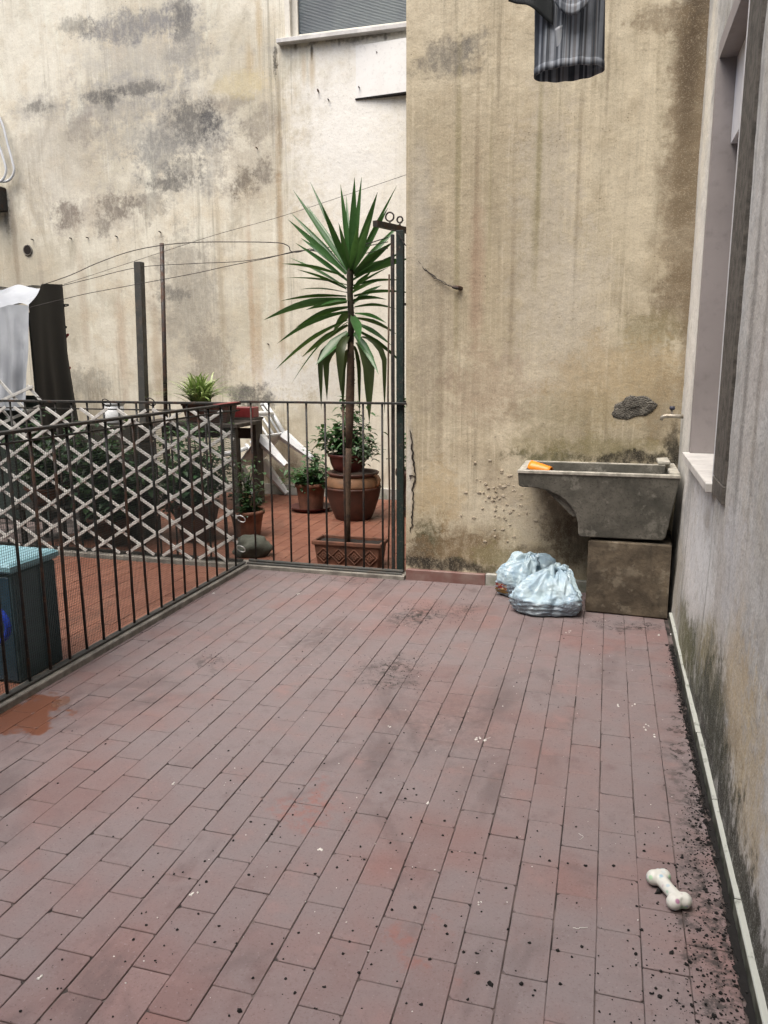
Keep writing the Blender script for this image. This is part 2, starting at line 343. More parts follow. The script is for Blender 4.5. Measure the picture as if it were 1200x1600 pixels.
simple('peg_red', (.30, .012, .018), .45, .2, 30)
simple('tap_metal', (.45, .42, .36), .45, .35, 30, c2=(.25, .22, .17), metal=.6)
simple('tap_knob', (.03, .035, .06), .5, .3, 30)
simple('ring_metal', (.05, .04, .035), .5, .4, 30, metal=.5)
def metal(name, a, b, amt=.6):
    g = G(name); p = g.pos(); n1 = g.noise(p, 14, 6, .7)
    c = g.mix(g.ss(n1, .62-.35*amt, .78-.2*amt), a, b); c = g.mix(g.ss(g.noise(p, 70, 4, .6), .55, .75, 0, .5), c, (.16, .13, .1))
    g.out(c, g.ss(n1, .3, .7, .45, .85), g.bump(g.noise(p, 160, 4, .7), .35, .002)); MAT[name] = g.m
metal('iron_black', (.014, .015, .014), (.06, .032, .02), .35)
metal('iron_rust', (.02, .017, .015), (.075, .036, .02), .6)
metal('iron_grey', (.05, .052, .048), (.09, .075, .06), .4)
metal('iron_green', (.005, .017, .014), (.018, .013, .010), .3)
def leafmat(name, a, b, rough=.4):
    g = G(name); o = g.pos(); isl = g.n('ShaderNodeNewGeometry').outputs['Random Per Island']; ob = g.n('ShaderNodeObjectInfo').outputs['Random']
    r = g.ma('FRACT', g.ma('ADD', isl, ob))
    c = g.mix(r, a, b); c = g.mix(g.ss(g.noise(o, 26, 3, .6), .45, .75, 0, .4), c, tuple(v*.6 for v in a))
    g.out(c, rough); g.b.inputs['Specular IOR Level'].default_value = .45
    tr = g.n('ShaderNodeBsdfTranslucent'); g.put(tr.inputs[0], g.mix(.35, c, (.12, .22, .02)))
    mx = g.n('ShaderNodeMixShader'); mx.inputs[0].default_value = .22
    g.t.links.new(g.b.outputs[0], mx.inputs[1]); g.t.links.new(tr.outputs[0], mx.inputs[2])
    g.t.links.new(mx.outputs[0], g.t.nodes['Material Output'].inputs[0]); MAT[name] = g.m
leafmat('yucca_leaf', (.024, .085, .014), (.06, .15, .05), .3)
leafmat('yucca_leaf_old', (.045, .062, .02), (.03, .05, .018), .45)
leafmat('leaf_mid', (.035, .095, .035), (.075, .15, .06))
leafmat('leaf_dark', (.018, .05, .022), (.04, .085, .03))
leafmat('leaf_spider', (.17, .29, .06), (.42, .48, .24))
leafmat('leaf_grey', (.07, .12, .07), (.15, .2, .12))

# floor tiles: dusty red clay, a colour of its own for each tile
def tile_mat(name, a, b, c3, film, filmamt, wets=()):
    g = G(name); p = g.pos()
    isl = g.n('ShaderNodeNewGeometry').outputs['Random Per Island']; ob = g.n('ShaderNodeObjectInfo').outputs['Random']
    r = g.ma('FRACT', g.ma('ADD', isl, ob)); r2 = g.ma('FRACT', g.ma('MULTIPLY', r, 17.3))
    c = g.mix(r, a, b); c = g.mix(g.ss(r2, .72, 1.0, 0, .7), c, c3)
    big = g.noise(p, 1.1, 5, .6); mid = g.noise(p, 6, 6, .65); fine = g.noise(p, 55, 5, .7)
    c = g.mix(g.ma('MULTIPLY', g.ss(big, .29, .55), g.ss(mid, .2, .65, .55, 1)), c, film) if filmamt else c
    sm = g.noise(g.vm('MULTIPLY', p, (2.3, 1.3, 1)), 1, 7, .7, .8)
    c = g.mix(g.ss(sm, .52, .68, 0, .5), c, tuple(v*k for v, k in zip(a, (.50, .62, .66))))
    c = g.mix(g.ss(g.noise(p, 150, 3, .7), .54, .70, 0, .45), c, tuple(v*.45 for v in a))
    c = g.mix(g.ss(g.noise(g.vm('ADD', p, (3, 1, 0)), 110, 3, .7), .60, .72, 0, .4), c, tuple(min(1, v*1.7) for v in film))
    c = g.mix(g.ss(mid, .55, .8, 0, .55), c, tuple(v*.62 for v in a))
    c = g.mix(g.ss(mid, .42, .22, 0, .5), c, tuple(min(1, v*1.25) for v in b))
    c = g.mix(g.ss(fine, .56, .78, 0, .55), c, tuple(v*.5 for v in a))
    c = g.mix(g.ss(fine, .40, .22, 0, .3), c, tuple(v*1.5 for v in film))
    dn = g.vm('MULTIPLY', g.vm('SUBTRACT', g.noise(p, 7, 5, .65, colr=True), (.5, .5, .5)), (.5, .5, 0))
    pd = g.vm('ADD', p, dn)
    rough = g.ss(mid, .3, .7, .5, .72)
    for (x, y, rx, ry, cc, s, wet) in wets:
        d = g.vm('LENGTH', g.vm('MULTIPLY', g.vm('SUBTRACT', pd if wet != 2 else p, (x, y, 0)), (1/rx, 1/ry, 0)), (0, 0, 0))
        m = g.ma('MULTIPLY', g.ss(d, 1.0, .8 if wet else .1), s)
        if not wet: m = g.ma('MULTIPLY', m, g.ss(g.noise(p, 30, 6, .75), .42, .6))
        c = g.mix(m, c, cc)
        if wet: rough = g.mix(m, rough, (.25, .25, .25))
    h = g.ma('ADD', g.ma('MULTIPLY', fine, .5), mid)
    g.out(c, rough, g.bump(h, .35, .004)); g.b.inputs['Specular IOR Level'].default_value = .4
    MAT[name] = g.m
def fz(x, y): q = atZ(x, y); return q.x, q.y
DUST = (.03, .028, .026)
stain_floor = [(*fz(20, 1122), .22, .22, (.16, .06, .03), .85, 1), (*fz(95, 1098), .035, .05, (.15, .08, .055), .8, 2),
               (*fz(655, 960), .18, .28, DUST, .95, 0), (*fz(610, 1050), .22, .26, DUST, .75, 0), (*fz(720, 955), .08, .2, DUST, .6, 0), (*fz(325, 1035), .09, .10, DUST, .55, 0), (*fz(500, 1000), .3, .4, DUST, .3, 0), (*fz(700, 1130), .4, .5, DUST, .25, 0),
               (*fz(490, 1255), .14, .2, (.24, .09, .07), .55, 0), (*fz(650, 1480), .1, .12, (.24, .09, .07), .5, 0),
               (.30, 2.2, .10, 1.1, DUST, .6, 0), (.33, 1.7, .10, .7, DUST, .8, 0), (.345, 2.8, .03, 1.4, (.012, .011, .01), .9, 0), (*fz(540, 905), .5, .12, DUST, .45, 0), (*fz(980, 978), .3, .08, (.02, .018, .016), .8, 0)]
tile_mat('tile_rose', (.165, .099, .092), (.212, .135, .126), (.20, .096, .082), (.186, .156, .156), 1, stain_floor)
tile_mat('tile_orange', (.155, .062, .038), (.195, .085, .053), (.135, .048, .028), (.16, .105, .075), 0)

# ------------------------------------------------------------------ ground and tiled floors
mb = MB(); mb.box(-30, 30, -30, 40, -.3, -.05)
tag(mb.build('ground', 'ground_earth'), kind='structure')
PX, PY = .105, .2115
def tile_meshes(mat, L=PY, W=PX):
    out = []
    for k in range(5):
        rr = random.Random(50+k); gap = (.0016, .0022, .0026, .003, .002)[k]; ch = .0014
        hx, hy = W/2-gap/2, L/2-gap/2
        base = [(-hx, -hy), (hx, -hy), (hx, hy), (-hx, hy)]; ring = []
        for i, (x, y) in enumerate(base):       # worn corners: one cut per corner
            c = rr.uniform(.001, .0035) if rr.random() < .8 else rr.uniform(.006, .012)
            px, py = base[i-1]; nx, ny = base[(i+1) % 4]
            a = Vector((px-x, py-y)).normalized(); b = Vector((nx-x, ny-y)).normalized()
            ring += [(x+a.x*c, y+a.y*c), (x+b.x*c, y+b.y*c)]
        vs = [(x, y, -.012) for x, y in ring]+[(x, y, -ch) for x, y in ring]+[(x*(1-ch/hx), y*(1-ch/hy), 0) for x, y in ring]
        fs = [tuple(range(16, 24))]
        for q in range(2):
            for j in range(8): a = q*8+j; b = q*8+(j+1) % 8; fs.append((a, b, b+8, a+8))
        m = MB(); m.add(vs, fs); out.append(m.mesh('tile', mat))
    return out
def tiles(parent, mat, x_hi, cols, ylo, yhi, y0, limit, zt=0.0, margin=60, far=True):
    """running bond, the long side along Y; every tile the picture shows is an object of its own (the nearest `limit`)"""
    ms = tile_meshes(mat); spots = []
    for k in range(cols):
        xc = x_hi-PX*(k+.5); off = y0 + (PY/2 if k % 2 else 0)
        j0 = math.floor((ylo-off)/PY); j1 = math.ceil((yhi-off)/PY)
        for j in range(j0, j1):
            a, b = max(ylo, off+j*PY), min(yhi, off+(j+1)*PY)
            if b-a < .03: continue
            yc = (a+b)/2; vis = False; area = 0
            if yc > .6:
                q = [proj((xc+sx*PX/2, yc+sy*(b-a)/2, 0)) for sx, sy in ((-1, -1), (1, -1), (1, 1), (-1, 1))]
                vis = any(-margin < u < 1200+margin and -margin < v < 1600+margin for u, v, _ in q)
                area = abs(sum(q[i][0]*q[(i+1) % 4][1]-q[(i+1) % 4][0]*q[i][1] for i in range(4)))/2
            spots.append((vis, area, xc, yc, (b-a)/PY))
    spots.sort(key=lambda s: (-s[0], -s[1]))
    rest = MB()
    for i, (vis, area, x, y, sy) in enumerate(spots):
        me = rnd.choice(ms); z = zt+rnd.uniform(-.0009, .0007); rz = rnd.gauss(0, .0035); tx, ty = rnd.gauss(0, .0035), rnd.gauss(0, .002)
        x += rnd.gauss(0, .0005)
        if vis and i < limit:
            o = link('tile', me, parent, (x, y, z), (tx, ty, rz + (math.pi if rnd.random() < .5 else 0))); o.scale.y = sy; o.scale.x = rnd.choice((1.0, 1.004, .996, .985, 1.006))
        elif far:
            M = Matrix.Translation((x, y, z)) @ Euler((tx, ty, rz)).to_matrix().to_4x4() @ Matrix.Diagonal((1, sy, 1, 1))
            rest.add([M @ v.co for v in me.vertices], [tuple(p.vertices) for p in me.polygons])
    if rest.v: tag(rest.build('tile_field', mat, parent), kind='stuff')
m = MB(); m.box(-2.345, .60, -1.88, 4.80, -.045, -.0045)
fl = tag(m.build('terrace_floor', 'mortar'), kind='structure')
tiles(fl, 'tile_rose', .352, 26, -.9, 4.70, 2.0, 300)
m = MB(); m.box(-9.48, -2.3455, -1.88, 4.74, -.045, -.0047)
fl2 = tag(m.build('side_terrace_floor', 'mortar'), kind='structure')
tiles(fl2, 'tile_orange', -2.40, 20, 2.2, 4.64, 2.06, 260, margin=0, far=False)
m = MB(); m.box(-9.48, -1.10, 4.8005, 7.6, -.045, -.0049)
fl3 = tag(m.build('rear_yard_floor', 'mortar'), kind='structure')
tiles(fl3, 'tile_orange', -1.22, 28, 4.80, 7.42, 4.9, 300, margin=0)

# kerbs below the railings
m = MB(); m.grid(lambda u, v: (0, 0, 0), 1, 1); m = MB()
m.box(XF-.045, XF+.04, -.5, YB-.05, -.02, .030, ch=.004)
tag(m.build('kerb', 'cement'), kind='structure')
m = MB(); m.box(-6.5, XE-.002, YB-.049, YB+.085, -.02, .026, ch=.004)
tag(m.build('kerb', 'cement'), kind='structure')

# ------------------------------------------------------------------ near back wall
m = MB(); WT = 7.5
wall_grid(m, lambda u, v, o: (u, YB+o, v), XE, .60, -.02, WT, .05)
m.add([(XE, YB, -.02), (XE, YR+.3, -.02), (XE, YR+.3, WT), (XE, YB, WT), (.6, YB, WT), (.6, YR+.3, WT), (.6, YB, -.02), (.6, YR+.3, -.02)], [(0, 3, 2, 1), (3, 4, 5, 2), (4, 6, 7, 5)])
nw = tag(m.build('courtyard_wall', 'near_plaster', smooth=False), 'stained ochre plaster wall behind the concrete sink, with a long crack', 'wall')
nw.data.materials.append(MAT['plain_plaster'])
for p_ in nw.data.polygons[:-3]: p_.use_smooth = True; p_.material_index = int(p_.center.z > 4.2)
for p_ in nw.data.polygons[-3:]: p_.material_index = 1
# crack, a jagged groove line
def crack(pts, wd, par, name='crack', Y=YB-.0065, seed=1):
    rr = random.Random(seed); P = []
    for (x0, y0), (x1, y1) in zip(pts, pts[1:]):
        for i in range(5): t = i/5; P.append((x0+(x1-x0)*t+rr.uniform(-1.6, 1.6), y0+(y1-y0)*t))
    P.append(pts[-1]); mbk = MB(); L = []; n = len(P)
    for i, (x, y) in enumerate(P):
        q = atY(x, y, Y); hw = wd*rr.uniform(.35, 1.3)*min(1, .25+i/3, .25+(n-1-i)/3)
        L.append((Vector((q.x-hw, Y, q.z)), Vector((q.x+hw, Y, q.z+rr.uniform(-.002, .002)))))
    vs = [p for a in L for p in a]+[p+Vector((0, .012, 0)) for a in L for p in a]; k = 2*n
    fs = [(2*i, 2*i+1, 2*i+3, 2*i+2) for i in range(n-1)]
    for i in range(n-1): fs += [(2*i, 2*i+2, k+2*i+2, k+2*i), (2*i+1, k+2*i+1, k+2*i+3, 2*i+3)]
    mbk.add(vs, fs); return mbk.build(name, 'crack_dark', par)
crack([(641, 672), (644, 697), (645, 722), (649, 745), (644, 762), (646, 780), (643, 800), (643, 820), (641, 832)], .0038, nw, seed=3)
crack([(649, 745), (641, 742), (640, 748)], .0018, nw, seed=5)
# rough cement repair patch, built up in a low uneven dome
m = MB(); c0 = atY(990, 637, YB); N = 26; rr = random.Random(4); rings = []
prof = [(.125, .066)]
for k in range(5):
    f = [1, .94, .7, .4, 0.02][k]; y = YB-[-.006, .0035, .0045, .0045, .005][k]
    for i in range(N):
        a = 2*math.pi*i/N; q = 1+.10*math.sin(2*a+.6)+.08*math.sin(3*a+2)+.05*math.sin(7*a)+rr.uniform(-.05, .05)
        rings.append((c0.x+.112*f*q*math.cos(a)+.02*math.sin(a), y+rr.uniform(-.0015, .0015), c0.z+.074*f*q*math.sin(a)))
m.add(rings, [(k*N+i, k*N+(i+1) % N, (k+1)*N+(i+1) % N, (k+1)*N+i) for k in range(4) for i in range(N)]+[tuple(range(4*N, 5*N))])
g = G('cement_dark'); o = g.obj(); v = g.vor(o, 120); n1 = g.noise(o, 40, 4, .7)
c = g.mix(g.ss(n1, .35, .65), (.17, .16, .135), (.075, .07, .06)); c = g.mix(g.ss(v, .25, .05, 0, .7), c, (.04, .038, .033))
MAT['cement_dark'] = g.out(c, .95, g.bump(g.ma('ADD', v, n1), .9, .008))
m.build('cement_patch', 'cement_dark', nw, smooth=True)
# flaked plaster beside the sink: shallow chips standing proud
simple('plaster_flake', (.50, .44, .34), .95, .25, 20, c2=(.40, .34, .25), bump=.5)
m = MB(); rr = random.Random(8)
for i in range(70):
    c = atY(rr.gauss(785, 22), rr.gauss(775, 28), YB-.004); a = rr.uniform(0, 6); r0 = rr.uniform(.004, .013)
    pts = [(c.x+r0*rr.uniform(.6, 1.3)*math.cos(a+t*1.257), c.y-rr.uniform(.0005, .004), c.z+.6*r0*rr.uniform(.6, 1.3)*math.sin(a+t*1.257)) for t in range(5)]
    m.add(pts+[(p[0], YB+.01, p[2]) for p in pts], [(0, 1, 2, 3, 4)]+[(j, (j+1) % 5, 5+(j+1) % 5, 5+j) for j in range(5)])
tag(m.build('flaked_plaster', 'plaster_flake', nw), kind='stuff')
# skirting stones
m = MB(); m.box(XE+.008, -.683, YB-.03, YB+.01, -.008, .070, ch=.004); m.build('skirting_stone', 'marble_red', nw)
m = MB(); m.box(-.680, -.40, YB-.027, YB+.01, -.008, .074, ch=.004); m.build('skirting_stone', 'marble_grey', nw)
m = MB(); m.box(-.397, .385, YB-.027, YB+.01, -.008, .072, ch=.004); m.build('skirting_stone', 'marble_grey', nw)

# ------------------------------------------------------------------ rear wall with its window
WX0, WX1, WZ0, WZ1 = atY(447, 63, YR).x, -1.0, 4.335, 5.9
m = MB()
wall_grid(m, lambda u, v, o: (u, YR+o, v), -9.5, -1.05, -.02, WT, .09, holes=((WX0, -1.05, WZ0, WZ1),))
m.add([(-9.5, YR, WT), (-9.5, YR+.4, WT), (-1.05, YR+.4, WT), (-1.05, YR, WT), (-9.5, YR, -.02), (-9.5, YR+.4, -.02)], [(0, 3, 2, 1), (0, 1, 5, 4)])
m.box(-9.8, -9.5005, -2.2, YR+.4, -.02, WT)  # unseen return wall at far left, added to cut the side light
rw = tag(m.build('courtyard_wall', 'rear_plaster', smooth=False), 'tall pale rear wall with grey mould clouds and rust streaks below the window', 'wall')
rw.data.materials.append(MAT['plain_plaster'])
for p_ in rw.data.polygons[:-8]: p_.use_smooth = True; p_.material_index = int(p_.center.z > 5.6 or p_.center.x < -7.2)
for p_ in rw.data.polygons[-8:]: p_.material_index = 1
m = MB(); m.box(-6.8, -1.22, YR-.022, YR+.01, -.008, .10, ch=.004); m.build('skirting_stone', 'marble_grey', rw)
win = empty('window', (WX0, YR, WZ0), 'cream framed window with ribbed blue-grey glass high on the rear wall', 'window')
o_ = Vector((WX0, YR, WZ0)); WL = WX1-WX0; HH = WZ1-WZ0
m = MB(); m.box(-.07, WL, -.075, .12, -.04, -.002, ch=.003); m.build('sill', 'marble_white', win)
m = MB(); m.box(0, .05, -.02, .14, 0, HH); m.build('reveal', 'paint_cream', win)
m = MB(); m.box(.052, .11, .03, .085, 0.002, HH-.042, ch=.004); m.build('frame', 'paint_cream', win)
m = MB(); m.box(.112, WL, .03, .085, .002, .05, ch=.004); m.build('frame', 'paint_cream', win)
g = G('ribbed_glass'); o = g.obj()
wv = g.n('ShaderNodeTexWave', bands_direction='Z'); g.put(wv.inputs[0], o); wv.inputs['Scale'].default_value = 26; wv.inputs['Distortion'].default_value = 1.2; wv.inputs['Detail'].default_value = 2
c = g.mix(g.ss(g.noise(o, 1.7, 4, .6), .35, .7), (.03, .05, .065), (.075, .105, .11)); c = g.mix(g.ss(wv.outputs['Fac'], .3, .8, 0, .45), c, (.03, .045, .065))
MAT['ribbed_glass'] = g.out(c, .45, g.bump(wv.outputs['Fac'], .5, .01))
m = MB(); m.box(.112, WL, .052, .062, .052, HH-.042); m.build('pane', 'ribbed_glass', win)
# plaster wedge jutting out of the rear wall
a = atY(557, 154, YR); b = atY(640, 150, YR)
m = MB(); zt = WZ0-.12
m.add([(a.x, YR-.008, a.z), (b.x+.4, YR-.10, a.z), (b.x+.4, YR+.02, a.z), (a.x, YR+.02, a.z), (a.x, YR-.008, zt), (b.x+.4, YR-.10, zt), (b.x+.4, YR+.02, zt), (a.x, YR+.02, zt)],
      [(3, 2, 1, 0), (4, 5, 6, 7), (0, 1, 5, 4), (1, 2, 6, 5), (2, 3, 7, 6), (3, 0, 4, 7)])
simple('panel_white', (.80, .80, .77), .85, .1, 6, c2=(.76, .755, .72)); m.build('plaster_panel', 'panel_white', rw)
m = MB(); m.add([(a.x-.01, YR-.010, a.z-.014), (b.x+.4, YR-.103, a.z-.014), (b.x+.4, YR+.02, a.z-.014), (a.x-.01, YR+.02, a.z-.014), (a.x-.01, YR-.010, a.z-.001), (b.x+.4, YR-.103, a.z-.001), (b.x+.4, YR+.02, a.z-.001), (a.x-.01, YR+.02, a.z-.001)], [(3, 2, 1, 0), (4, 5, 6, 7), (0, 1, 5, 4), (1, 2, 6, 5), (2, 3, 7, 6), (3, 0, 4, 7)]); m.build('underside_shade', 'crumb_shade_black', rw)  # black slab standing in for the shade under the wedge
# round vent hole
hc = atY(44, 391, YR)
m = MB(); m.lathe([(.048, -.02), (.056, -.02), (.058, .012), (.050, .014), (.048, .012), (.046, -.02)], 24); o = m.build('vent_pipe', 'cement', None, True); o.location = hc; o.rotation_euler = (R(90), 0, 0); o.parent = rw
m = MB(); m.lathe([(.047, 0), (0.0, .001)], 24); o = m.build('vent_hole', 'crack_dark', rw); o.location = hc-Vector((0, .012, 0)); o.rotation_euler = (R(90), 0, 0)
for x, y in ((52, 375), (112, 373), (138, 372), (183, 370), (251, 363), (562, 138), (590, 84), (498, 142), (498, 144), (514, 157), (402, 232), (420, 538)):
    q = atY(x, y, YR); m = MB(); m.tube([(0, .01, 0), (0, -.035, .004)], .006, 6); m.build('nail', 'iron_rust', rw, loc=q)

# ------------------------------------------------------------------ right wall with window
OY0, OY1, OZ0, OZ1 = 3.12, 4.06, .935, 2.70
m = MB()
wall_grid(m, lambda u, v, o: (XW+o-.021*max(0, 1-v/.75)**1.5, u, v), -.6, YB+.02, -.02, WT, .05, holes=((OY0, OY1, OZ0, OZ1),))
m.f = [tuple(reversed(f)) for f in m.f]
nf = len(m.f)
m.add([(XW, -.6, WT), (XW+.4, -.6, WT), (XW+.4, YB, WT), (XW, YB, WT), (XW, -.6, -.02), (XW+.4, -.6, -.02)], [(0, 1, 2, 3), (0, 4, 5, 1)])
m.box(-9.5, XW+.4, -2.2, -1.9, -.02, WT); m.box(XW, XW+.4, -1.899, -.601, -.02, WT)  # unseen walls behind the camera, added so light falls from above and shade deepens
rt = tag(m.build('courtyard_wall', 'right_plaster'), 'whitish peeling side wall with green algae along its foot, right of the terrace', 'wall')
rt.data.materials.append(MAT['plain_plaster'])
for p_ in rt.data.polygons[:-14]: p_.use_smooth = True; p_.material_index = int(p_.center.z > 3.4 or p_.center.y < .8)
for p_ in rt.data.polygons[-14:]: p_.material_index = 1
wn_ = empty('window', (XW, OY0, OZ0), 'deep window recess with white sill in the right side wall above the sink', 'window')
W_, Z_ = OY1-OY0, OZ1-OZ0
m = MB(); m.box(-.037, .26, -.03, W_+.05, -.035, 0, ch=.003); m.build('sill', 'marble_white', wn_)
m = MB(); m.box(-.006, .26, W_, W_+.06, .001, Z_); m.build('jamb', 'reveal_grey', wn_)
m = MB(); m.box(-.001, .26, -.06, 0, .001, Z_); m.build('jamb', 'reveal_grey', wn_)
m = MB(); m.box(-.001, .26, -.06, W_+.06, Z_+.001, Z_+.08); m.build('lintel', 'reveal_grey', wn_)
m = MB(); m.box(.20, .24, .001, W_-.001, .001, Z_-.002); m.build('shutter', 'reveal_grey', wn_)
m = MB(); m.box(.072, .185, .002, W_-.002, Z_-.36, Z_-.002, ch=.002); sb = m.build('shutter_box', 'shutter_white', wn_)
m = MB(); m.box(.0695, .0735, W_-.38, W_-.36, Z_-.19, Z_-.12); m.build('slot', 'crack_dark', sb)
m = MB(); m.box(-.012, .02, -.285, -.006, .03, Z_+.6, ch=.002); m.build('stone_surround', 'granite_dark', wn_)
m = MB(); m.box(-.014, .02, -.0055, .006, .002, Z_+.6, ch=.002); m.build('surround_edge', 'shutter_white', wn_)
m = MB(); m.box(-.016, .02, -.29, -.0305, -.034, .029, ch=.002); m.build('stone_surround', 'granite_dark', wn_)
g = G('skirt_algae'); p = g.pos(); zz = g.sep(p)[2]; n1 = g.noise(p, 16, 5, .7)
c = g.mix(g.ss(n1, .38, .62), (.13, .14, .115), (.035, .042, .028))
MAT['skirt_algae'] = g.out(g.mix(g.ma('MULTIPLY', g.ss(zz, .043, .046), g.ss(n1, .28, .45)), c, (.42, .44, .40)), .55, g.bump(n1, .3, .004))
# skirting slabs along the right wall
ye = [4.28, 3.72, 3.30, 2.86, 2.40, 1.93, 1.45, .9, .3, -.3]
for i, (a, b) in enumerate(zip(ye, ye[1:])):
    x = .372 + rnd.uniform(-.002, .002); m = MB(); m.box(x, XW+.01, b+.002, a-.002, -.008, .0475+rnd.uniform(-.002, .001), ch=.003); m.build('skirting_stone', 'skirt_algae', rt)

# ------------------------------------------------------------------ railings
bar_m = {}
def barmesh(mat, h, r):
    k = (mat, h, r)
    if k not in bar_m:
        m = MB(); m.tube([(0, 0, 0), (0, 0, h*.5), (0, 0, h)], r, 8); bar_m[k] = m.mesh('bar', mat, True)
    return bar_m[k]
RT = 1.112
sr = empty('side_railing', (XF, 0, 0), 'rusty dark iron railing with wire netting along the left edge of the terrace', 'railing')
m = MB(); m.box(-.021, .021, 1.2, YB-.03, RT-.008, RT+.006, ch=.002); m.build('top_rail', 'iron_black', sr)
m = MB(); m.box(-.012, .012, 1.2, YB-.02, RT-.048, RT-.041); m.build('upper_rail', 'iron_black', sr)
m = MB(); m.box(-.016, .016, 1.2, YB-.03, .034, .044, ch=.002); m.build('bottom_rail', 'iron_grey', sr)
y = 2.473-.13*6
mats = ['iron_black', 'iron_black', 'iron_rust', 'iron_black', 'iron_rust']
for i in range(23):
    link('bar', barmesh(mats[(i*3) % 5], RT-.05, .0068), sr, (rnd.uniform(-.002, .002), y, .043), (rnd.gauss(0, .008), rnd.gauss(0, .008), 0)); y += .1295+rnd.gauss(0, .003)
m = MB(); m.box(-.024, .024, YB-.32, YB-.035, RT+.0065, RT+.011, ch=.001); m.build('red_tape', 'red_plastic', sr)
m = MB(); n1 = 0; rr = random.Random(2)
def netpt(y, z): return (XF-.018+.006*math.sin(y*3.1+z*2)+.004*math.sin(z*7+y), y, z)
yy = 1.9
while yy < 4.68:
    m.tube([netpt(yy, .05+1.0*t/6) for t in range(7)], .0009, 3, False); yy += .0122
zz = .05
while zz < 1.05:
    m.tube([netpt(1.9+2.78*t/16, zz) for t in range(17)], .0009, 3, False); zz += .0122
o = m.build('wire_netting', 'wire_green', sr); o.location.x = -XF
fr = empty('front_railing', (0, YB+.01, 0), 'low iron railing with plain bars before the yucca planter', 'railing')
m = MB(); m.box(XF+.0, XE+.004, -.016, .016, RT+.002, RT+.016, ch=.002); m.build('top_rail', 'iron_black', fr)
m = MB(); m.tube([(XF+.02, 0, .045), (-1.8, -.003, .043), (XE-.02, 0, .042)], .011, 8); m.build('bottom_rail', 'iron_grey', fr)
m = MB(); m.tube([(XF+.02, -.03, .033), (-1.7, -.032, .034), (XE-.02, -.03, .031)], .008, 8); m.build('bottom_rail', 'iron_grey', fr)
for i, x in enumerate((-2.258, -2.127, -1.998, -1.868, -1.741, -1.612, -1.486, -1.357)):
    link('bar', barmesh('iron_rust' if i in (0, 5) else 'iron_black', RT-.04, .0070), fr, (x, 0, .043), (0, rnd.gauss(0, .003), 0))
br = empty('trellis_railing', (0, YB+.012, 0), 'black iron railing behind the white trellis, left of the corner', 'railing')
m = MB(); m.box(-5.2, XF-.004, -.018, .018, RT-.012, RT+.004, ch=.002); m.build('top_rail', 'iron_black', br)
m = MB(); m.box(-5.2, XF-.03, -.010, .010, RT-.058, RT-.05); m.build('upper_rail', 'iron_black', br)
m = MB(); m.box(-5.2, XF-.03, -.014, .014, .034, .046); m.build('bottom_rail', 'iron_black', br)
x = XF-.14
for i in range(17): link('bar', barmesh('iron_black', RT-.05, .0075), br, (x, 0, .045), (0, rnd.gauss(0, .003), 0)); x -= .13
# loops of string tying the netting
for x, z in ((-2.36, .33), (-2.37, .12), (-3.0, RT), (-3.9, RT), (-3.35, RT-.01)):
    m = MB(); m.tube([(.03*math.cos(t*.7), -.025*math.sin(t*.7)*.9, .028*math.sin(t*.7)) for t in range(10)], .004, 6); m.build('tie', 'wire_dark' if z > .5 else 'white_plastic', br, loc=(x, 0, z))

# ------------------------------------------------------------------ white expanding trellis
def trellis(name, x0, x1, z0, z1, y, dx, slope, label, M=None, clip=None):
    t = empty(name, ((x0+x1)/2, y, z0), label, 'trellis')
    cxm = (x0+x1)/2; hgt = z1-z0; span = hgt/slope
    for s in (1, -1):
        x = x0-span
        while x < x1+span:
            # strip from (x, z0) to (x + span, z1) for s=1, mirrored for s=-1
            a = Vector((x if s == 1 else x+span, z0)); b = Vector((x+span if s == 1 else x, z1))
            d = b-a; ts = [0, 1]
            def tx(X): return (X-a.x)/d.x
            lo, hi = sorted((tx(x0), tx(x1))); lo = max(0, lo); hi = min(1, hi)
            if hi-lo > .08:
                p0 = a+d*lo; p1 = a+d*hi; d2 = p1-p0; L = d2.length; ang = math.atan2(d2.y, d2.x)
                e0 = rnd.uniform(.01, .035)
                m = MB(); m.box(-L/2-e0, L/2+e0, -.004, .004, -.0105, .0105, ch=.0015)
                mid = (p0+p1)/2
                o = m.build('strip', 'white_lath', t, loc=(mid.x-cxm, -.0045*s, mid.y-z0)); o.rotation_euler = (0, -ang+rnd.gauss(0, .006), 0)
            x += dx
    return t
tr1 = trellis('trellis', -4.75, -2.40, .05, 1.05, YB-.03, .285, .62, 'white criss-cross lath trellis fixed to the railing, left of the corner')
tr2 = trellis('trellis', -4.95, -4.05, 0, .36, YB+.055, .27, .66, 'upper white trellis piece tilted over the railing by the silver sheet')
tr2.location = (-4.45, YB+.06, .93); tr2.rotation_euler.y = R(13)

# ------------------------------------------------------------------ post with cross bar, thin post, wires
ps = empty('clothesline_post', (-1.254, YB+.05, 0), 'tall dark green steel post with ring-topped cross bar beside the wall edge', 'post')
m = MB(); m.box(-.016, .027, -.02, .02, .0, 2.15, ch=.003); m.build('post', 'iron_green', ps)
m = MB(); m.box(-.053, -.034, -.010, .010, .0, 2.13, ch=.003); m.build('side_bar', 'iron_black', ps)
A = atY(586, 349, YB+.02)-ps.location; B = atY(639, 366, YB+.36)-ps.location; B.z = A.z+.0
m = MB(); m.tube([A, A.lerp(B, .5), B], .024, 4); m.build('cross_bar', 'iron_rust', ps)
for t, r0 in ((.42, .026), (.72, .018)):
    c = A.lerp(B, t)+Vector((0, 0, .05+r0*.3)); m = MB()
    m.tube([c+Vector((r0*math.cos(k*math.pi/8), 0, r0*math.sin(k*math.pi/8))) for k in range(17)], .0055, 6, False); m.tube([c-Vector((0, 0, r0)), c-Vector((0, 0, r0+.03))], .006, 6); m.build('ring', 'ring_metal', ps, True)
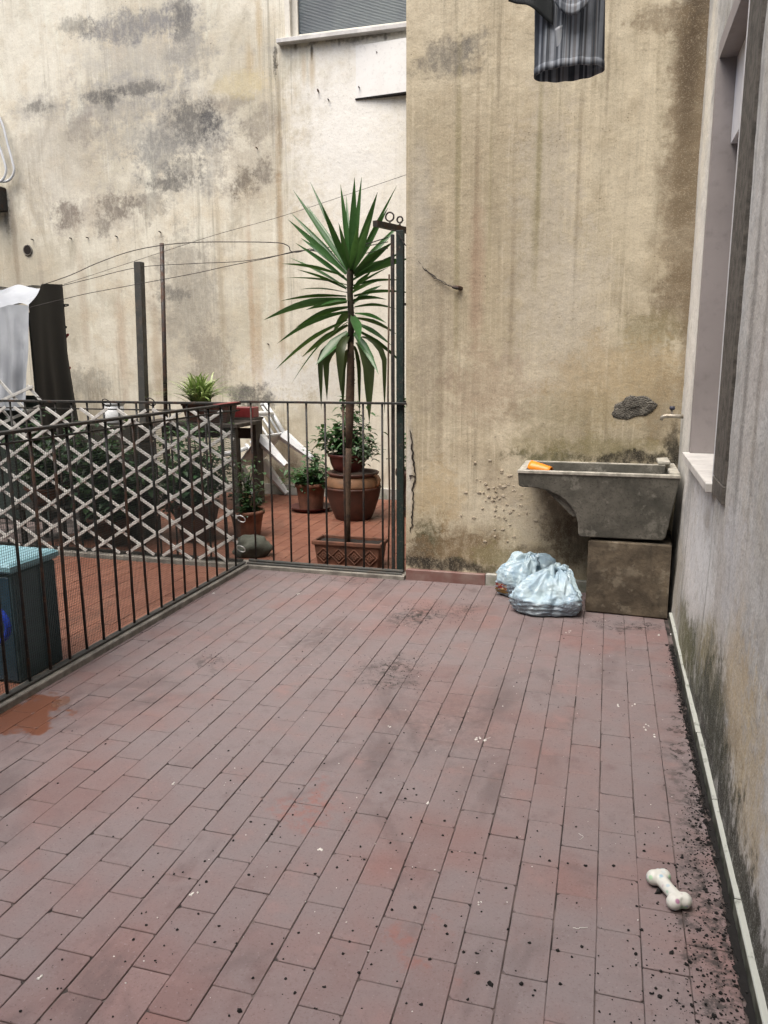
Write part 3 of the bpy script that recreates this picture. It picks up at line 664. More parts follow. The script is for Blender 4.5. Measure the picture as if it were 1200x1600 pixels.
for z in (1.72, 1.13, .45):
    m = MB(); m.box(.027, .06, -.008, .008, z-.008, z+.008); m.build('bracket', 'iron_black', ps)
m = MB(); m.box(-.075, .028, -.04, .04, 0, .02, ch=.003); m.build('foot_plate', 'iron_black', ps)
tag(MB().tube([(-1.338, YB+.07, .03), (-1.325, YB+.06, .55), (-1.33, YB+.05, 1.16), (-1.322, YB+.06, 1.9)], .006, 8).build('cane', 'bark', None, True), 'thin brown garden cane leaning beside the green post', 'cane')
# old cable hook on the near wall and its wire
hk = atY(716, 450, YB); h_ = empty('cable_hook', hk, 'rusty cable hook with twisted wire on the ochre wall', 'hook')
m = MB(); m.tube([(-.03, -.02, .005), (.0, -.03, .0), (.02, .01, -.003)], [.008, .013, .012], 8); m.build('hook', 'iron_rust', h_)
p0 = Vector((-1.262, YB+.018, 2.135))-hk; rr = random.Random(6)
for k in range(2):
    m = MB(); P = []
    for i in range(25):
        t = i/24; q = p0.lerp(Vector((-.02, -.022, 0)), t); q.z -= .05*math.sin(math.pi*t)*(1+.1*k)
        q += Vector((math.sin(t*40+k*3), math.cos(t*40+k*3), math.sin(t*33+k*2)))*.0035; P.append(q)
    m.tube(P, .0022, 5); m.build('wire', 'wire_dark', h_)
def wire(pts, label, r=.003, name='clothesline', mat='wire_dark'):
    P = [atY(x, y, Y) for x, y, Y in pts]; Q = []
    for i in range(len(P)-1):
        a = P[max(i-1, 0)]; b = P[i]; c = P[i+1]; d = P[min(i+2, len(P)-1)]
        for k in range(5):
            t = k/5; Q.append(.5*((2*b)+(c-a)*t+(2*a-5*b+4*c-d)*t*t+(3*b-a-3*c+d)*t**3))
    Q.append(P[-1]); m = MB(); o0 = Q[0].copy(); m.tube([q-o0 for q in Q], r, 5); return tag(m.build(name, mat, None, True, loc=o0), label, 'clothesline')
wire([(64, 446, 5.9), (110, 430, 5.9), (150, 412, 5.9), (200, 394, 5.9), (248, 384, 5.9), (300, 379, 5.9), (360, 378, 5.85), (430, 379, 5.8), (450, 384, 5.7), (454, 392, 5.7), (466, 394, 5.6), (484, 389, 5.5), (500, 392, 5.4), (520, 385, 5.2), (560, 384, 5.0), (606, 371, 4.8)], 'uppermost thick clothesline, curling at its end beside the yucca', .0036)
wire([(94, 447, 6.0), (140, 436, 6.0), (215, 418, 6.0), (300, 412, 6.0), (380, 408, 5.9), (440, 398, 5.8), (480, 391, 5.6), (530, 392, 5.3), (606, 378, 4.8)], 'middle clothesline passing the tops of the two grey poles', .0028)
wire([(45, 481, 5.6), (80, 472, 5.6), (105, 466, 5.6), (140, 458, 5.7), (215, 444, 5.8), (300, 428, 5.8), (360, 415, 5.8), (420, 403, 5.7), (475, 391, 5.6), (540, 400, 5.2), (606, 388, 4.8)], 'lowest clothesline crossing the black cloth of the covered rack', .0028)
wire([(100, 444, 6.6), (250, 395, 6.8), (340, 366, 6.9), (440, 338, 7.0), (540, 305, 7.1), (638, 272, 7.2), (660, 264, 7.3)], 'thin taut wire rising across the rear wall above the yucca', .0022)

# ------------------------------------------------------------------ two poles in the yard
a = atY(215, 409, 6.0)
m = MB(); m.box(-.031, .031, -.031, .031, 0, a.z, ch=.004); o = m.build('square_pole', 'iron_grey', loc=(a.x-.06, 6.0, 0)); o.rotation_euler.y = R(1.9)
tag(o, 'square grey metal pole, left of the thin rusty one', 'pole')
a = atY(249.5, 380, 6.3)
m = MB(); m.tube([(0, 0, 0), (0, 0, a.z*.5), (0, 0, a.z)], .0195, 8); o = m.build('round_pole', 'iron_rust', None, True, loc=(a.x-.075, 6.3, 0)); o.rotation_euler.y = R(2.3)
tag(o, 'thin round rusty pole, right of the square grey one', 'pole')

# ------------------------------------------------------------------ concrete sink on its block
g = G('sink_concrete'); p = g.pos(); n1 = g.noise(p, 5, 6, .65); n2 = g.noise(p, 24, 6, .7)
c = g.mix(g.ss(n1, .35, .65), (.145, .138, .115), (.075, .073, .06)); c = g.mix(g.ss(n2, .5, .75, 0, .6), c, (.045, .043, .035)); c = g.mix(g.ss(g.noise(p, 9, 5, .7), .56, .66, 0, .6), c, (.25, .24, .205))
c = g.mix(g.ss(g.noise(p, 3.1, 5, .7), .50, .68, 0, .65), c, (.035, .036, .026)); c = g.mix(g.ss(g.noise(p, 90, 2, .7), .55, .68, 0, .5), c, (.03, .03, .024))
MAT['sink_concrete'] = g.out(c, .85, g.bump(g.ma('ADD', n2, n1), .5, .006))
simple('sink_rim', (.46, .44, .38), .8, .4, 24, c2=(.26, .25, .21), bump=.4)
sk = empty('sink', (0, 0, 0), 'old concrete wash trough with curved underside fixed to the ochre wall', 'sink')
sk.location = (-.03, 4.27, .43)
def sink_shell():
    # outline in XZ (front view): rim at the top, cantilever on the left with a concave sweep
    out = [(-.425, .345), (-.420, .275), (-.40, .268)]
    for i in range(9):
        t = i/8; a = math.pi/2*t; out.append((-.36+.27*math.sin(a), .012+.256*math.cos(a)**.8 if t < 1 else .012))
    out += [(-.078, .0), (.345, .004), (.362, .02), (.412, .345)]
    return out
ol = sink_shell(); D = .445; nP = len(ol)
m = MB()
vs = []
for y, ins in ((0.004, .004), (.0, 0.0), (D, 0)):
    pass
front = [(x, .035*(1-(z/.345)), z) for x, z in ol]; back = [(x, D, z) for x, z in ol]
m.add(front+back, [tuple(range(nP))]+[(i+1, i, nP+i, nP+i+1) for i in range(nP-1)]+[tuple(reversed(range(nP, 2*nP)))])
m.build('trough', 'sink_concrete', sk, bevel=.006)
# rim: four sides around an open basin
m = MB(); x0, x1, z0, z1, tW = -.425, .412, .3455, .362, .034
m.box(x0-.002, x1+.002, -.006, .020, z0, z1+.003, ch=.004); m.box(x0-.001, x1, D-.03, D-.004, z0+.0, z1, ch=.004); m.box(x0-.001, x0+.04, .0205, D-.0305, z0, z1+.001, ch=.004); m.box(x1-.05, x1, .0205, D-.0305, z0, z1+.012, ch=.004)
m.build('rim', 'sink_rim', sk)
m = MB(); m.box(x0+.041, x1-.051, .0215, D-.0315, z0-.09, z0-.085)
basin_z = z0
sk_in = m
# open the basin: the trough's top is not closed by a face, so add sloping inner walls and floor
m = MB(); xa, xb, ya_, yb_ = x0+.0395, x1-.0495, .0195, D-.0295; zt = z1-.002; zb = .11
ti = [(xa, ya_, zt), (xb, ya_, zt), (xb, yb_, zt), (xa, yb_, zt)]; lo = [(xa+.26, ya_+.03, zb), (xb-.04, ya_+.03, zb), (xb-.04, yb_-.03, zb), (xa+.26, yb_-.03, zb)]
m.add(ti+lo, [(0, 4, 5, 1), (1, 5, 6, 2), (2, 6, 7, 3), (3, 7, 4, 0), (4, 7, 6, 5)]); m.build('basin', 'sink_concrete', sk)
m = MB(); m.box(x1-.075, x1-.012, .19, .36, z1+.004, z1+.024, ch=.005); o = m.build('rim_stone', 'sink_rim', sk); o.rotation_euler = (0, R(-4), 0)
# support block
g = G('block_concrete'); p = g.pos(); n1 = g.noise(p, 4, 6, .7); n2 = g.noise(p, 20, 6, .7); z = g.sep(p)[2]
c = g.mix(g.ss(n1, .35, .65), (.14, .112, .076), (.06, .047, .031)); c = g.mix(g.ss(n2, .5, .75, 0, .7), c, (.035, .028, .02)); c = g.mix(g.ss(g.noise(p, 7, 4, .7), .54, .64, 0, .6), c, (.22, .19, .14)); c = g.mix(g.ss(g.noise(p, 2.6, 4, .7), .5, .62, 0, .7), c, (.045, .035, .024))
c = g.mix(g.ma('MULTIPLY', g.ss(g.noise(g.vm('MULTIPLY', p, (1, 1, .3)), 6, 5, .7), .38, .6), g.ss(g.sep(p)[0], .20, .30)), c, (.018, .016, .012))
MAT['block_concrete'] = g.out(c, .9, g.bump(g.ma('ADD', n2, n1), .7, .008))
m = MB(); m.box(-.215, .215, 0, .40, 0, .412, ch=.008)
bk = m.build('support_block', 'block_concrete', loc=(.150, 4.30, 0.002)); bk.rotation_euler.z = R(-3.5)
tag(bk, 'square brown-stained concrete block standing under the sink', 'concrete block')
# orange scoop lying on the rim
m = MB(); m.grid(lambda u, v: (-.062+.124*v, (.040-.014*v)*math.cos(2*math.pi*u), (.036-.013*v)*math.sin(2*math.pi*u)+.012*v*0), 28, 8)
m.add([(-.062, 0, 0)]+[(-.062, .040*math.cos(2*math.pi*k/28), .036*math.sin(2*math.pi*k/28)) for k in range(28)], [(0, 1+(k+1) % 28, 1+k) for k in range(28)])
o = m.build('scoop', 'orange_plastic', None, True, loc=atY(845, 733, 4.42), thick=.004); o.rotation_euler = (0, R(7), R(-18))
tag(o, 'bright orange plastic scoop lying on the left end of the sink', 'scoop')
# tap
tp = atY(1068, 651, 4.58); tq = empty('tap', tp, 'old brass tap with dark knob on the wall above the sink', 'tap'); tq.location.x = XW-.004
m = MB(); m.tube([(.02, 0, 0), (-.05, 0, .002), (-.09, 0, .002), (-.108, 0, -.004), (-.112, 0, -.022)], [.012, .012, .013, .011, .009], 10); m.build('spout', 'tap_metal', tq, True)
m = MB(); m.tube([(-.058, 0, .01), (-.058, 0, .036)], .007, 8); m.build('stem', 'tap_metal', tq)
m = MB(); m.tube([(-.058, 0, .036), (-.058, 0, .044), (-.058, 0, .056)], [.012, .016, .013], 10); m.build('knob', 'tap_knob', tq, True)

# ------------------------------------------------------------------ plastic bags
def bagmat(name, a, b, inner):
    g = G(name); o = g.obj(); n1 = g.noise(o, 11, 4, .6)
    c = g.mix(g.ss(n1, .38, .62), a, b); c = g.mix(g.ss(g.noise(o, 23, 3, .5), .60, .70, 0, .45), c, inner)
    cr = g.vor(g.vm('ADD', g.vm('MULTIPLY', o, (1, 1, 1.8)), g.vm('MULTIPLY', g.noise(o, 14, 3, .6, colr=True), (.08, .08, .08))), 26)
    g.out(c, .28, g.bump(cr, .4, .012)); g.b.inputs['Specular IOR Level'].default_value = .5
    tr = g.n('ShaderNodeBsdfTranslucent'); g.put(tr.inputs[0], c); mx = g.n('ShaderNodeMixShader'); mx.inputs[0].default_value = .25
    g.t.links.new(g.b.outputs[0], mx.inputs[1]); g.t.links.new(tr.outputs[0], mx.inputs[2]); g.t.links.new(mx.outputs[0], g.t.nodes['Material Output'].inputs[0]); MAT[name] = g.m
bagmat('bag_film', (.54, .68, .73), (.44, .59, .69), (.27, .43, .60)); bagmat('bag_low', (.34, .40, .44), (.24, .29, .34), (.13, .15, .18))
g = G('packet_print'); z = g.sep(g.obj())[2]
MAT['packet_print'] = g.out(g.mix(g.ss(g.ma('ADD', z, g.ma('MULTIPLY', g.noise(g.obj(), 40), .03)), .062, .068), (.26, .15, .03), g.mix(g.ss(g.noise(g.obj(), 55), .5, .56), (.22, .02, .02), (.4, .3, .2))), .35)
def bag(name, loc, rx, ry, h, knot, seed, label, rz=0):
    b = empty(name, loc, label, 'bag', rz=rz); off = Vector((seed*3.7, seed, 0)); K = Vector(knot)
    prof = [(0, .72), (.10, .95), (.24, 1.05), (.36, 1.04), (.44, .99), (.56, .87), (.70, .66), (.84, .40), (.94, .18), (1, .04)]
    hz = [(0, 0), (.10, .05), (.24, .24), (.36, .43), (.44, .55), (.56, .73), (.70, .87), (.84, .95), (.94, 1.0), (1, 1.02)]
    def lerp(tab, v):
        for (t0, r0), (t1, r1) in zip(tab, tab[1:]):
            if t0 <= v <= t1: return r0+(r1-r0)*(v-t0)/(t1-t0)
        return tab[-1][1]
    def shape(u, v):        # v: 0 bottom .. 1 knot
        a = 2*math.pi*u; d = Vector((math.cos(a), math.sin(a), 0))
        r = lerp(prof, v); zz = lerp(hz, v)
        fold = noise.noise(Vector((d.x*1.5, d.y*1.5, v*1.6))+off)
        f2 = noise.noise(Vector((d.x*3.2, d.y*3.2, v*4))+off*2); f3 = noise.noise(Vector((d.x*7, d.y*7, v*7))+off)
        pl = 1-abs(math.sin(a*5+4*fold+seed+1.5*v))**.6*.65-abs(math.sin(a*9-3*fold+seed*2))**.7*.35
        up = max(0, (v-.36)/.64)
        crease = .030*(1-abs(math.sin(v*46+5*fold+3*f2)))**2*(1 if v < .46 else 0)
        r = r*(1+.26*fold+.13*f2+.06*f3+crease*2-.20*up**.5*(1-pl)*(1-up*.5))
        zz = h*zz*(1+.45*fold*(1-abs(v-.5)*1.4)+.22*f2*(1-v)) + (.022*f3+.02*f2-.022*(1-pl))*up
        c = K*up
        return Vector((rx*r*d.x+c.x, ry*r*d.y+c.y, max(.002, zz)))
    m = MB(); m.grid(shape, 200, 40)
    m.build('film', 'bag_film', b, True)
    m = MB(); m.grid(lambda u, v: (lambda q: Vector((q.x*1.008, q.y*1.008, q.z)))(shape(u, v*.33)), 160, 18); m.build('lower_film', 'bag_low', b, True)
    rr = random.Random(seed); top = shape(0, 1)
    for k in range(4):          # the tied handles, flopped over
        a = rr.uniform(0, 6.28)+k*1.57; P = []
        for i in range(11):
            t = i/10; rad = .012+.075*t*(1-.35*t); P.append(top+Vector((math.cos(a+.9*t)*rad, math.sin(a+.9*t)*rad, .022*math.sin(math.pi*t)-.035*t*t)))
        m = MB(); m.tube(P, [.011+.007*abs(math.sin(i*1.3+k)) for i in range(11)], 8); m.build('handle', 'bag_film', b, True)
    if seed == 5:           # printed packet showing low on its side
        m = MB(); m.grid(lambda u, v: (lambda q: Vector((q.x*1.014, q.y*1.014, q.z)))(shape(.53+.12*u, .13+.17*v)), 16, 8); m.build('packet', 'packet_print', b, True)
    return b
bag('plastic_bag', (-.285, 4.285, 0), .195, .14, .225, (.05, .07, 0), 2, 'white plastic bag tied in a knot, in front on the floor before the sink')
b2 = bag('plastic_bag', (-.415, 4.545, 0), .165, .12, .24, (.03, .02, 0), 5, 'white plastic bag against the wall, behind the other bag')
# ------------------------------------------------------------------ dog's bone toy
g = G('toy_bone'); o = g.obj(); v = g.vor(o, 62, out='Color'); d = g.vor(o, 62); sp = g.sep(v)
c = g.mix(g.ma('MULTIPLY', g.ss(sp[0], .5, .58), g.ss(d, .5, .25)), (.58, .585, .54), (.36, .18, .28)); c = g.mix(g.ma('MULTIPLY', g.ss(sp[1], .55, .62), g.ss(d, .5, .2)), c, (.28, .42, .52)); c = g.mix(g.ma('MULTIPLY', g.ss(sp[2], .55, .62), g.ss(d, .5, .2)), c, (.35, .55, .36)); c = g.mix(g.ss(g.noise(o, 60, 4), .55, .75, 0, .4), c, (.4, .4, .36))
MAT['toy_bone'] = g.out(c, .45, g.bump(g.noise(o, 90, 3), .2, .002))
bm = bmesh.new(); tmp = MB()
def ell(c, r):
    mm = MB(); n = 14; mm.lathe([(max(1e-5, r*math.sin(math.pi*i/n)), -r*math.cos(math.pi*i/n)) for i in range(n+1)], 20, c); tmp.add(mm.v, mm.f)
ell((.049, .0145, .0205), .0205); ell((.049, -.014, .02), .020); ell((-.049, .0145, .02), .020); ell((-.049, -.0145, .0205), .0205)
tmp.tube([(-.06, 0, .0215), (-.03, 0, .0205), (0, 0, .02), (.03, 0, .0205), (.06, 0, .0215)], [.0185, .0175, .0165, .0175, .0185], 18)
q = atZ(1045, 1392, 0); q1 = atZ(1030, 1372, .02); q2 = atZ(1060, 1408, .02); d_ = q2-q1
bo = tmp.build('bone_toy', 'toy_bone', None, True, loc=((q1.x+q2.x)/2, (q1.y+q2.y)/2, .0015)); bo.rotation_euler.z = math.atan2(d_.y, d_.x)
md = bo.modifiers.new('remesh', 'REMESH'); md.mode = 'VOXEL'; md.voxel_size = .0028; md.use_smooth_shade = True
md = bo.modifiers.new('smooth', 'SMOOTH'); md.factor = .6; md.iterations = 6
tag(bo, 'speckled white bone-shaped dog toy on the floor tiles near the right wall', 'dog toy')

# ------------------------------------------------------------------ yucca in a relief planter
pl = empty('planter', (-1.655, 4.95, 0), 'rectangular terracotta planter with diamond relief behind the front railing', 'planter')
def frustum(mb_, w0, d0, w1, d1, z0, z1):
    mb_.add([(-w0, -d0, z0), (w0, -d0, z0), (w0, d0, z0), (-w0, d0, z0), (-w1, -d1, z1), (w1, -d1, z1), (w1, d1, z1), (-w1, d1, z1)], [(3, 2, 1, 0), (4, 5, 6, 7), (0, 1, 5, 4), (1, 2, 6, 5), (2, 3, 7, 6), (3, 0, 4, 7)])
m = MB(); frustum(m, .215, .078, .232, .09, .0, .15)
for a_ in (m,):
    pass
m.build('body', 'terracotta', pl, bevel=.004)
m = MB(); m.box(-.245, .245, -.103, -.085, .15, .178, ch=.004); m.box(-.245, .245, .085, .103, .15, .178, ch=.004); m.box(-.245, -.227, -.0845, .0845, .15, .178, ch=.004); m.box(.227, .245, -.0845, .0845, .15, .178, ch=.004); m.build('rim', 'terracotta', pl)
m = MB(); m.grid(lambda u, v: (-.226+.452*u, -.0835+.167*v, .158+.008*noise.noise(Vector((u*9, v*5, 2)))), 24, 10); m.build('soil', 'soil', pl, True)
for k in range(4):
    cxx = -.165+k*.11; m = MB(); yf = -.0845
    def ringd(r, w, zc=.075):
        pts = [(cxx, zc+r), (cxx+r, zc), (cxx, zc-r), (cxx-r, zc), (cxx, zc+r)]
        m.tube([(x, yf-(z/.15)*.006, z) for x, z in pts], w, 6)
    ringd(.052, .006); ringd(.026, .005)
    for s in range(8): a = s*math.pi/4; m.tube([(cxx, yf-.004, .075), (cxx+.018*math.cos(a), yf-.004, .075+.018*math.sin(a))], .004, 5)
    m.build('relief_diamond', 'terracotta', pl)
m = MB(); m.box(-.214, .214, -.088, -.082, .004, .016, ch=.002); m.build('moulding', 'terracotta', pl)
yu = empty('yucca', (-1.693, 4.95, .15), 'tall yucca with sword leaves on a bare trunk in the relief planter', 'yucca tree')
Y0 = 4.95; base = Vector(yu.location)
def yp(x, y, dy=0): return atY(x, y, Y0+dy)-base
m = MB(); P = [(543, 858), (543, 800), (544, 740), (545, 700)]; m.tube([yp(x, y) for x, y in P], [.022, .020, .020, .0215], 12); m.build('trunk', 'bark', yu, True)
m = MB(); P = [(545, 702), (546, 660), (547, 620), (548, 585), (548, 560), (548, 530)]; m.tube([yp(x, y) for x, y in P], [.021, .028, .029, .027, .024, .020], 12); tk = m.build('trunk', 'bark', yu, True)
m = MB(); rr = random.Random(9)
P = [(548, 535), (549, 500), (547, 460), (547, 430), (548, 415)]; m.tube([yp(x, y) for x, y in P], [.021, .020, .019, .022, .016], 10); m.build('stem', 'bark_top', yu, True); m = MB()
for i in range(90):
    q = yp(548, rr.uniform(425, 700)); a = rr.uniform(0, 6.28); r0 = .019
    m.tube([q+Vector((r0*math.cos(a), r0*math.sin(a), 0)), q+Vector(((r0+.011)*math.cos(a), (r0+.011)*math.sin(a), rr.uniform(-.006, .012)))], [.004, .0012], 4)
tag(m.build('leaf_scars', 'bark_top', yu, True), kind='stuff')
LV = [(545, 440, 462, 380, .1, .016, .02, 0), (550, 438, 632, 392, -.1, .014, .02, 0), (545, 446, 447, 434, -.1, .012, .03, 0), (550, 447, 632, 438, .05, .012, .03, 0), (546, 458, 468, 452, .2, .011, .03, 0), (551, 470, 604, 468, -.15, .011, .03, 0), (545, 480, 462, 512, -.12, .012, .05, 0), (551, 474, 596, 446, .15, .011, .02, 0), (550, 458, 590, 440, -.25, .012, .02, 0), (546, 470, 500, 478, -.25, .013, .02, 0), # base px, tip px, tip depth offset, half width m, sag, old?
 (545, 425, 458, 297, .10, .019, 0, 0), (547, 420, 485, 285, .18, .016, 0, 0), (541, 428, 450, 343, -.08, .022, .01, 0), (542, 425, 455, 333, .12, .017, .01, 0), (545, 420, 479, 320, .2, .02, 0, 0), (546, 425, 502, 319, -.18, .022, 0, 0), (548, 418, 532, 288, .05, .019, 0, 0), (549, 420, 554, 277, -.05, .026, 0, 0), (550, 418, 565, 276, .10, .018, 0, 0), (551, 420, 590, 300, -.10, .026, 0, 0), (552, 420, 620, 290, .2, .012, 0, 0), (552, 422, 606, 325, .15, .02, 0, 0), (553, 426, 632, 343, .1, .02, 0, 0), (547, 422, 529, 348, -.2, .018, 0, 0), (548, 418, 541, 306, .2, .014, 0, 0), (550, 424, 580, 338, -.25, .026, 0, 0), (552, 428, 614, 378, -.12, .026, .01, 0), (553, 430, 640, 404, .1, .02, .02, 0), (548, 424, 560, 350, -.3, .024, 0, 0), (545, 428, 470, 372, .25, .018, .01, 0),
 (538, 432, 440, 412, .0, .015, .03, 0), (541, 450, 451, 402, .15, .016, .02, 0), (541, 452, 464, 421, -.1, .011, .02, 0), (541, 463, 439, 470, .05, .009, .03, 0), (541, 468, 412, 500, -.05, .017, .07, 0), (542, 472, 478, 484, -.15, .012, .02, 0), (544, 487, 433, 537, .1, .012, .08, 0), (543, 500, 430, 578, .08, .015, .07, 0), (544, 503, 455, 600, -.05, .011, .10, 0), (544, 508, 472, 558, .2, .016, .03, 0), (544, 519, 494, 570, -.15, .026, .02, 0), (546, 530, 502, 640, .05, .018, .13, 1), (546, 535, 511, 626, .15, .022, .07, 1), (546, 525, 532, 612, -.15, .026, .06, 1), (551, 492, 562, 534, -.2, .022, .03, 0),
 (552, 452, 580, 424, -.12, .012, 0, 0), (553, 450, 608, 417, .0, .010, .01, 0), (553, 462, 652, 459, -.22, .008, .04, 0), (553, 464, 624, 455, .1, .013, .04, 0), (554, 480, 622, 484, .05, .011, .04, 0), (554, 490, 604, 505, -.1, .013, .03, 0), (554, 497, 622, 524, .1, .016, .04, 0), (556, 505, 612, 540, .0, .01, .03, 0), (556, 515, 634, 573, .1, .011, .04, 0), (556, 528, 601, 645, .0, .015, .14, 1), (556, 535, 577, 660, -.1, .034, .10, 1), (552, 540, 562, 654, .1, .012, .06, 1), (550, 485, 520, 520, .25, .016, .03, 0), (553, 520, 592, 585, -.2, .014, .05, 0), (548, 545, 536, 640, .2, .02, .06, 1)]
for (bx, by, tx, ty, dy, hw, sag, old) in LV:
    hw *= 1.22 if ty > 400 else 1.0; sag *= .55
    a = yp(bx, by); b = yp(tx, ty, dy); d = b-a; L = d.length
    side = d.cross(Vector((0, 0, 1))); side = side.normalized() if side.length > .05 else Vector((1, 0, 0))
    roll = rnd.uniform(-.5, .5) if abs(d.z)/L < .8 else rnd.uniform(-.3, .3)
    view = (CO-(base+a)).normalized()
    if 400 <= ty and not old: hw *= 1.45; side = (side+.6*d.cross(view).normalized()*(1 if side.dot(d.cross(view)) > 0 else -1)).normalized()
    if ty < 400 or old:       # upright and hanging blades show their width
        side = d.cross(view).normalized()
    nrm = side.cross(d).normalized(); s2 = side*math.cos(roll)+nrm*math.sin(roll); n2 = s2.cross(d).normalized()
    NS = 10; vs = []; fs = []
    for i in range(NS+1):
        t = i/NS; c = a.lerp(b, t)+Vector((0, 0, sag*math.sin(math.pi*t)*.9))
        if old: c = Vector((a.x+(b.x-a.x)*min(1, t*2.2), a.y+(b.y-a.y)*min(1, t*2.2), a.z+(b.z-a.z)*t**1.5))+Vector((0, 0, sag*math.sin(math.pi*min(1, t*1.6))*.6))
        w_ = hw*(.40+.60*min(1, t/.4))*(1-max(0, (t-.35)/.65)**1.7) if t < 1 else .0005
        w_ = max(w_, .0006)
        vs += [c-s2*w_+n2*w_*.25, c-n2*w_*.18, c+s2*w_+n2*w_*.25]
    for i in range(NS): k = i*3; fs += [(k, k+1, k+4, k+3), (k+1, k+2, k+5, k+4)]
    m = MB(); m.add(vs, fs); m.build('leaf', 'yucca_leaf_old' if old else 'yucca_leaf', yu, True)

# ------------------------------------------------------------------ potted plants
def leaf_cloud(name, mat, parent, c, rx, rz, n, ls, seed, stems=6, up=.3, shape=1.7):
    """leafy crown: stems with many small folded leaves"""
    rr = random.Random(seed); m = MB(); c = Vector(c)
    tips = []
    for s in range(stems):
        a = rr.uniform(0, 6.28); q = rr.uniform(.2, 1); e = c+Vector((rx*q*math.cos(a), rx*q*math.sin(a), rz*rr.uniform(.3, 1)*2))
        tips.append(e)
    ms = MB()
    for e in tips: ms.tube([c-Vector((0, 0, .02)), c.lerp(e, .5)+Vector((rr.gauss(0, .01), rr.gauss(0, .01), .02)), e], [.0045, .0035, .0015], 5)
    for i in range(n):
        e = rr.choice(tips); t = rr.uniform(.25, 1)**.7; p = c.lerp(e, t)+Vector((rr.gauss(0, ls*.7), rr.gauss(0, ls*.7), rr.gauss(0, ls*.5)))
        a = rr.uniform(0, 6.28); d = Vector((math.cos(a), math.sin(a), rr.uniform(-.5, .6))).normalized(); s = d.cross(Vector((0, 0, 1))).normalized(); u = s.cross(d)
        L = ls*rr.uniform(.6, 1.3); w_ = L/shape/2
        m.add([p, p+d*L*.35+s*w_+u*w_*.35, p+d*L*.4-u*.0, p+d*L*.35-s*w_+u*w_*.35, p+d*L*.75+s*w_*.7-u*L*.05, p+d*L*.78-u*L*.12, p+d*L*.75-s*w_*.7-u*L*.05, p+d*L-u*L*.22],
              [(0, 1, 2), (0, 2, 3), (1, 4, 5, 2), (2, 5, 6, 3), (4, 7, 5), (5, 7, 6)])
    o = tag(m.build(name, mat, parent), kind='stuff'); tag(ms.build('stems', 'leaf_dark', parent), kind='stuff')
    return o
def potted(loc, label, potprof, potmat, leafm, crown, seed, saucer=None, name='potted_plant', cat='potted plant'):
    t = empty(name, loc, label, cat)
    m = MB(); m.lathe(potprof, 36); m.build('pot', potmat, t, True)
    zs = potprof[-1][1]-.02; r = potprof[-1][0]; m = MB(); m.lathe([(r*.99, zs), (r*.5, zs+.008), (.0, zs+.004)], 24); m.build('soil', 'soil', t, True)
    for c in crown: leaf_cloud('foliage', leafm if len(c) < 7 else c[6], t, (c[0], c[1], zs+c[2]), c[3], c[4], c[5][0], c[5][1], seed, c[5][2])
    if saucer: m = MB(); m.lathe([(saucer*.8, .0), (saucer, .04), (saucer+.006, .042), (saucer-.01, .03), (saucer*.7, .012), (0, .012)], 36); m.build('saucer', 'dark_red_plastic', t, True)
    return t
def pp(r0, r1, h, lip=.012): return [(r0, .012), (r0*1.02, .02), ((r0+r1)/2, h*.5), (r1, h*.86), (r1+lip, h*.87), (r1+lip+.002, h*.93), (r1+lip, h), (r1-.006, h), (r1-.01, h-.02)]
potted((-2.63, 6.72, 0), 'leafy green plant with an upright shoot in terracotta pot on dark saucer', pp(.11, .135, .26), 'terracotta', 'leaf_mid',
       [(0, 0, 0, .21, .085, (420, .07, 20)), (.02, 0, .05, .06, .21, (90, .07, 5))], 3, saucer=.20)
# big glazed urn and the bowl on it
ur = empty('urn', (-2.13, 6.47, 0), 'large two-tone terracotta urn with banded shoulder behind the yucca trunk', 'urn')
m = MB(); m.lathe([(.15, 0), (.165, .01), (.20, .10), (.232, .20), (.243, .27), (.248, .275), (.248, .288), (.244, .292)], 48); m.build('body', 'terracotta_dark', ur, True)
m = MB(); m.lathe([(.2438, .2925), (.243, .31), (.236, .345), (.215, .378), (.205, .388)], 48); m.build('shoulder', 'terracotta_tan', ur, True)
m = MB(); m.lathe([(.204, .3885), (.215, .393), (.228, .405), (.23, .415), (.222, .42), (.198, .418), (.19, .40), (.18, .38), (0, .378)], 48); m.build('rim', 'terracotta_dark', ur, True)
m = MB(); m.tube([(.20, -.06, .40), (.245, -.07, .395), (.262, -.075, .365), (.258, -.075, .33), (.24, -.07, .31)], [.012, .016, .016, .014, .012], 8); m.build('handle', 'terracotta_tan', ur, True)
bw = empty('bowl_planter', (-2.17, 6.44, .421), 'dark red bowl of bushy plants set on top of the large urn', 'potted plant')
m = MB(); m.lathe([(.10, .0), (.125, .02), (.150, .08), (.160, .135), (.172, .138), (.174, .158), (.166, .16), (.155, .15)], 40); m.build('bowl', 'dark_red_plastic', bw, True)
m = MB(); m.lathe([(.156, .148), (.08, .155), (0, .15)], 24); m.build('soil', 'soil', bw)
leaf_cloud('foliage', 'leaf_mid', bw, (-.04, -.02, .15), .25, .14, 520, .07, 12, 20); leaf_cloud('foliage', 'leaf_mid', bw, (-.02, 0, .18), .13, .25, 170, .075, 13, 7); leaf_cloud('foliage', 'leaf_grey', bw, (.16, -.06, .10), .17, .09, 240, .06, 15, 11)
potted((-1.62, 6.75, 0), 'bushy pale green plant in a dark pot right of the urn, behind the post', pp(.14, .18, .42), 'terracotta_dark', 'leaf_grey', [(0, 0, 0, .24, .14, (300, .06, 16)), (0, 0, .1, .12, .28, (120, .07, 8), 'leaf_mid')], 21)
potted((-1.42, 7.1, 0), 'tall green plant in shadow against the rear wall by the post', pp(.13, .16, .35), 'terracotta', 'leaf_mid', [(0, 0, 0, .2, .2, (240, .07, 12)), (0, 0, .3, .14, .25, (160, .08, 8))], 25)
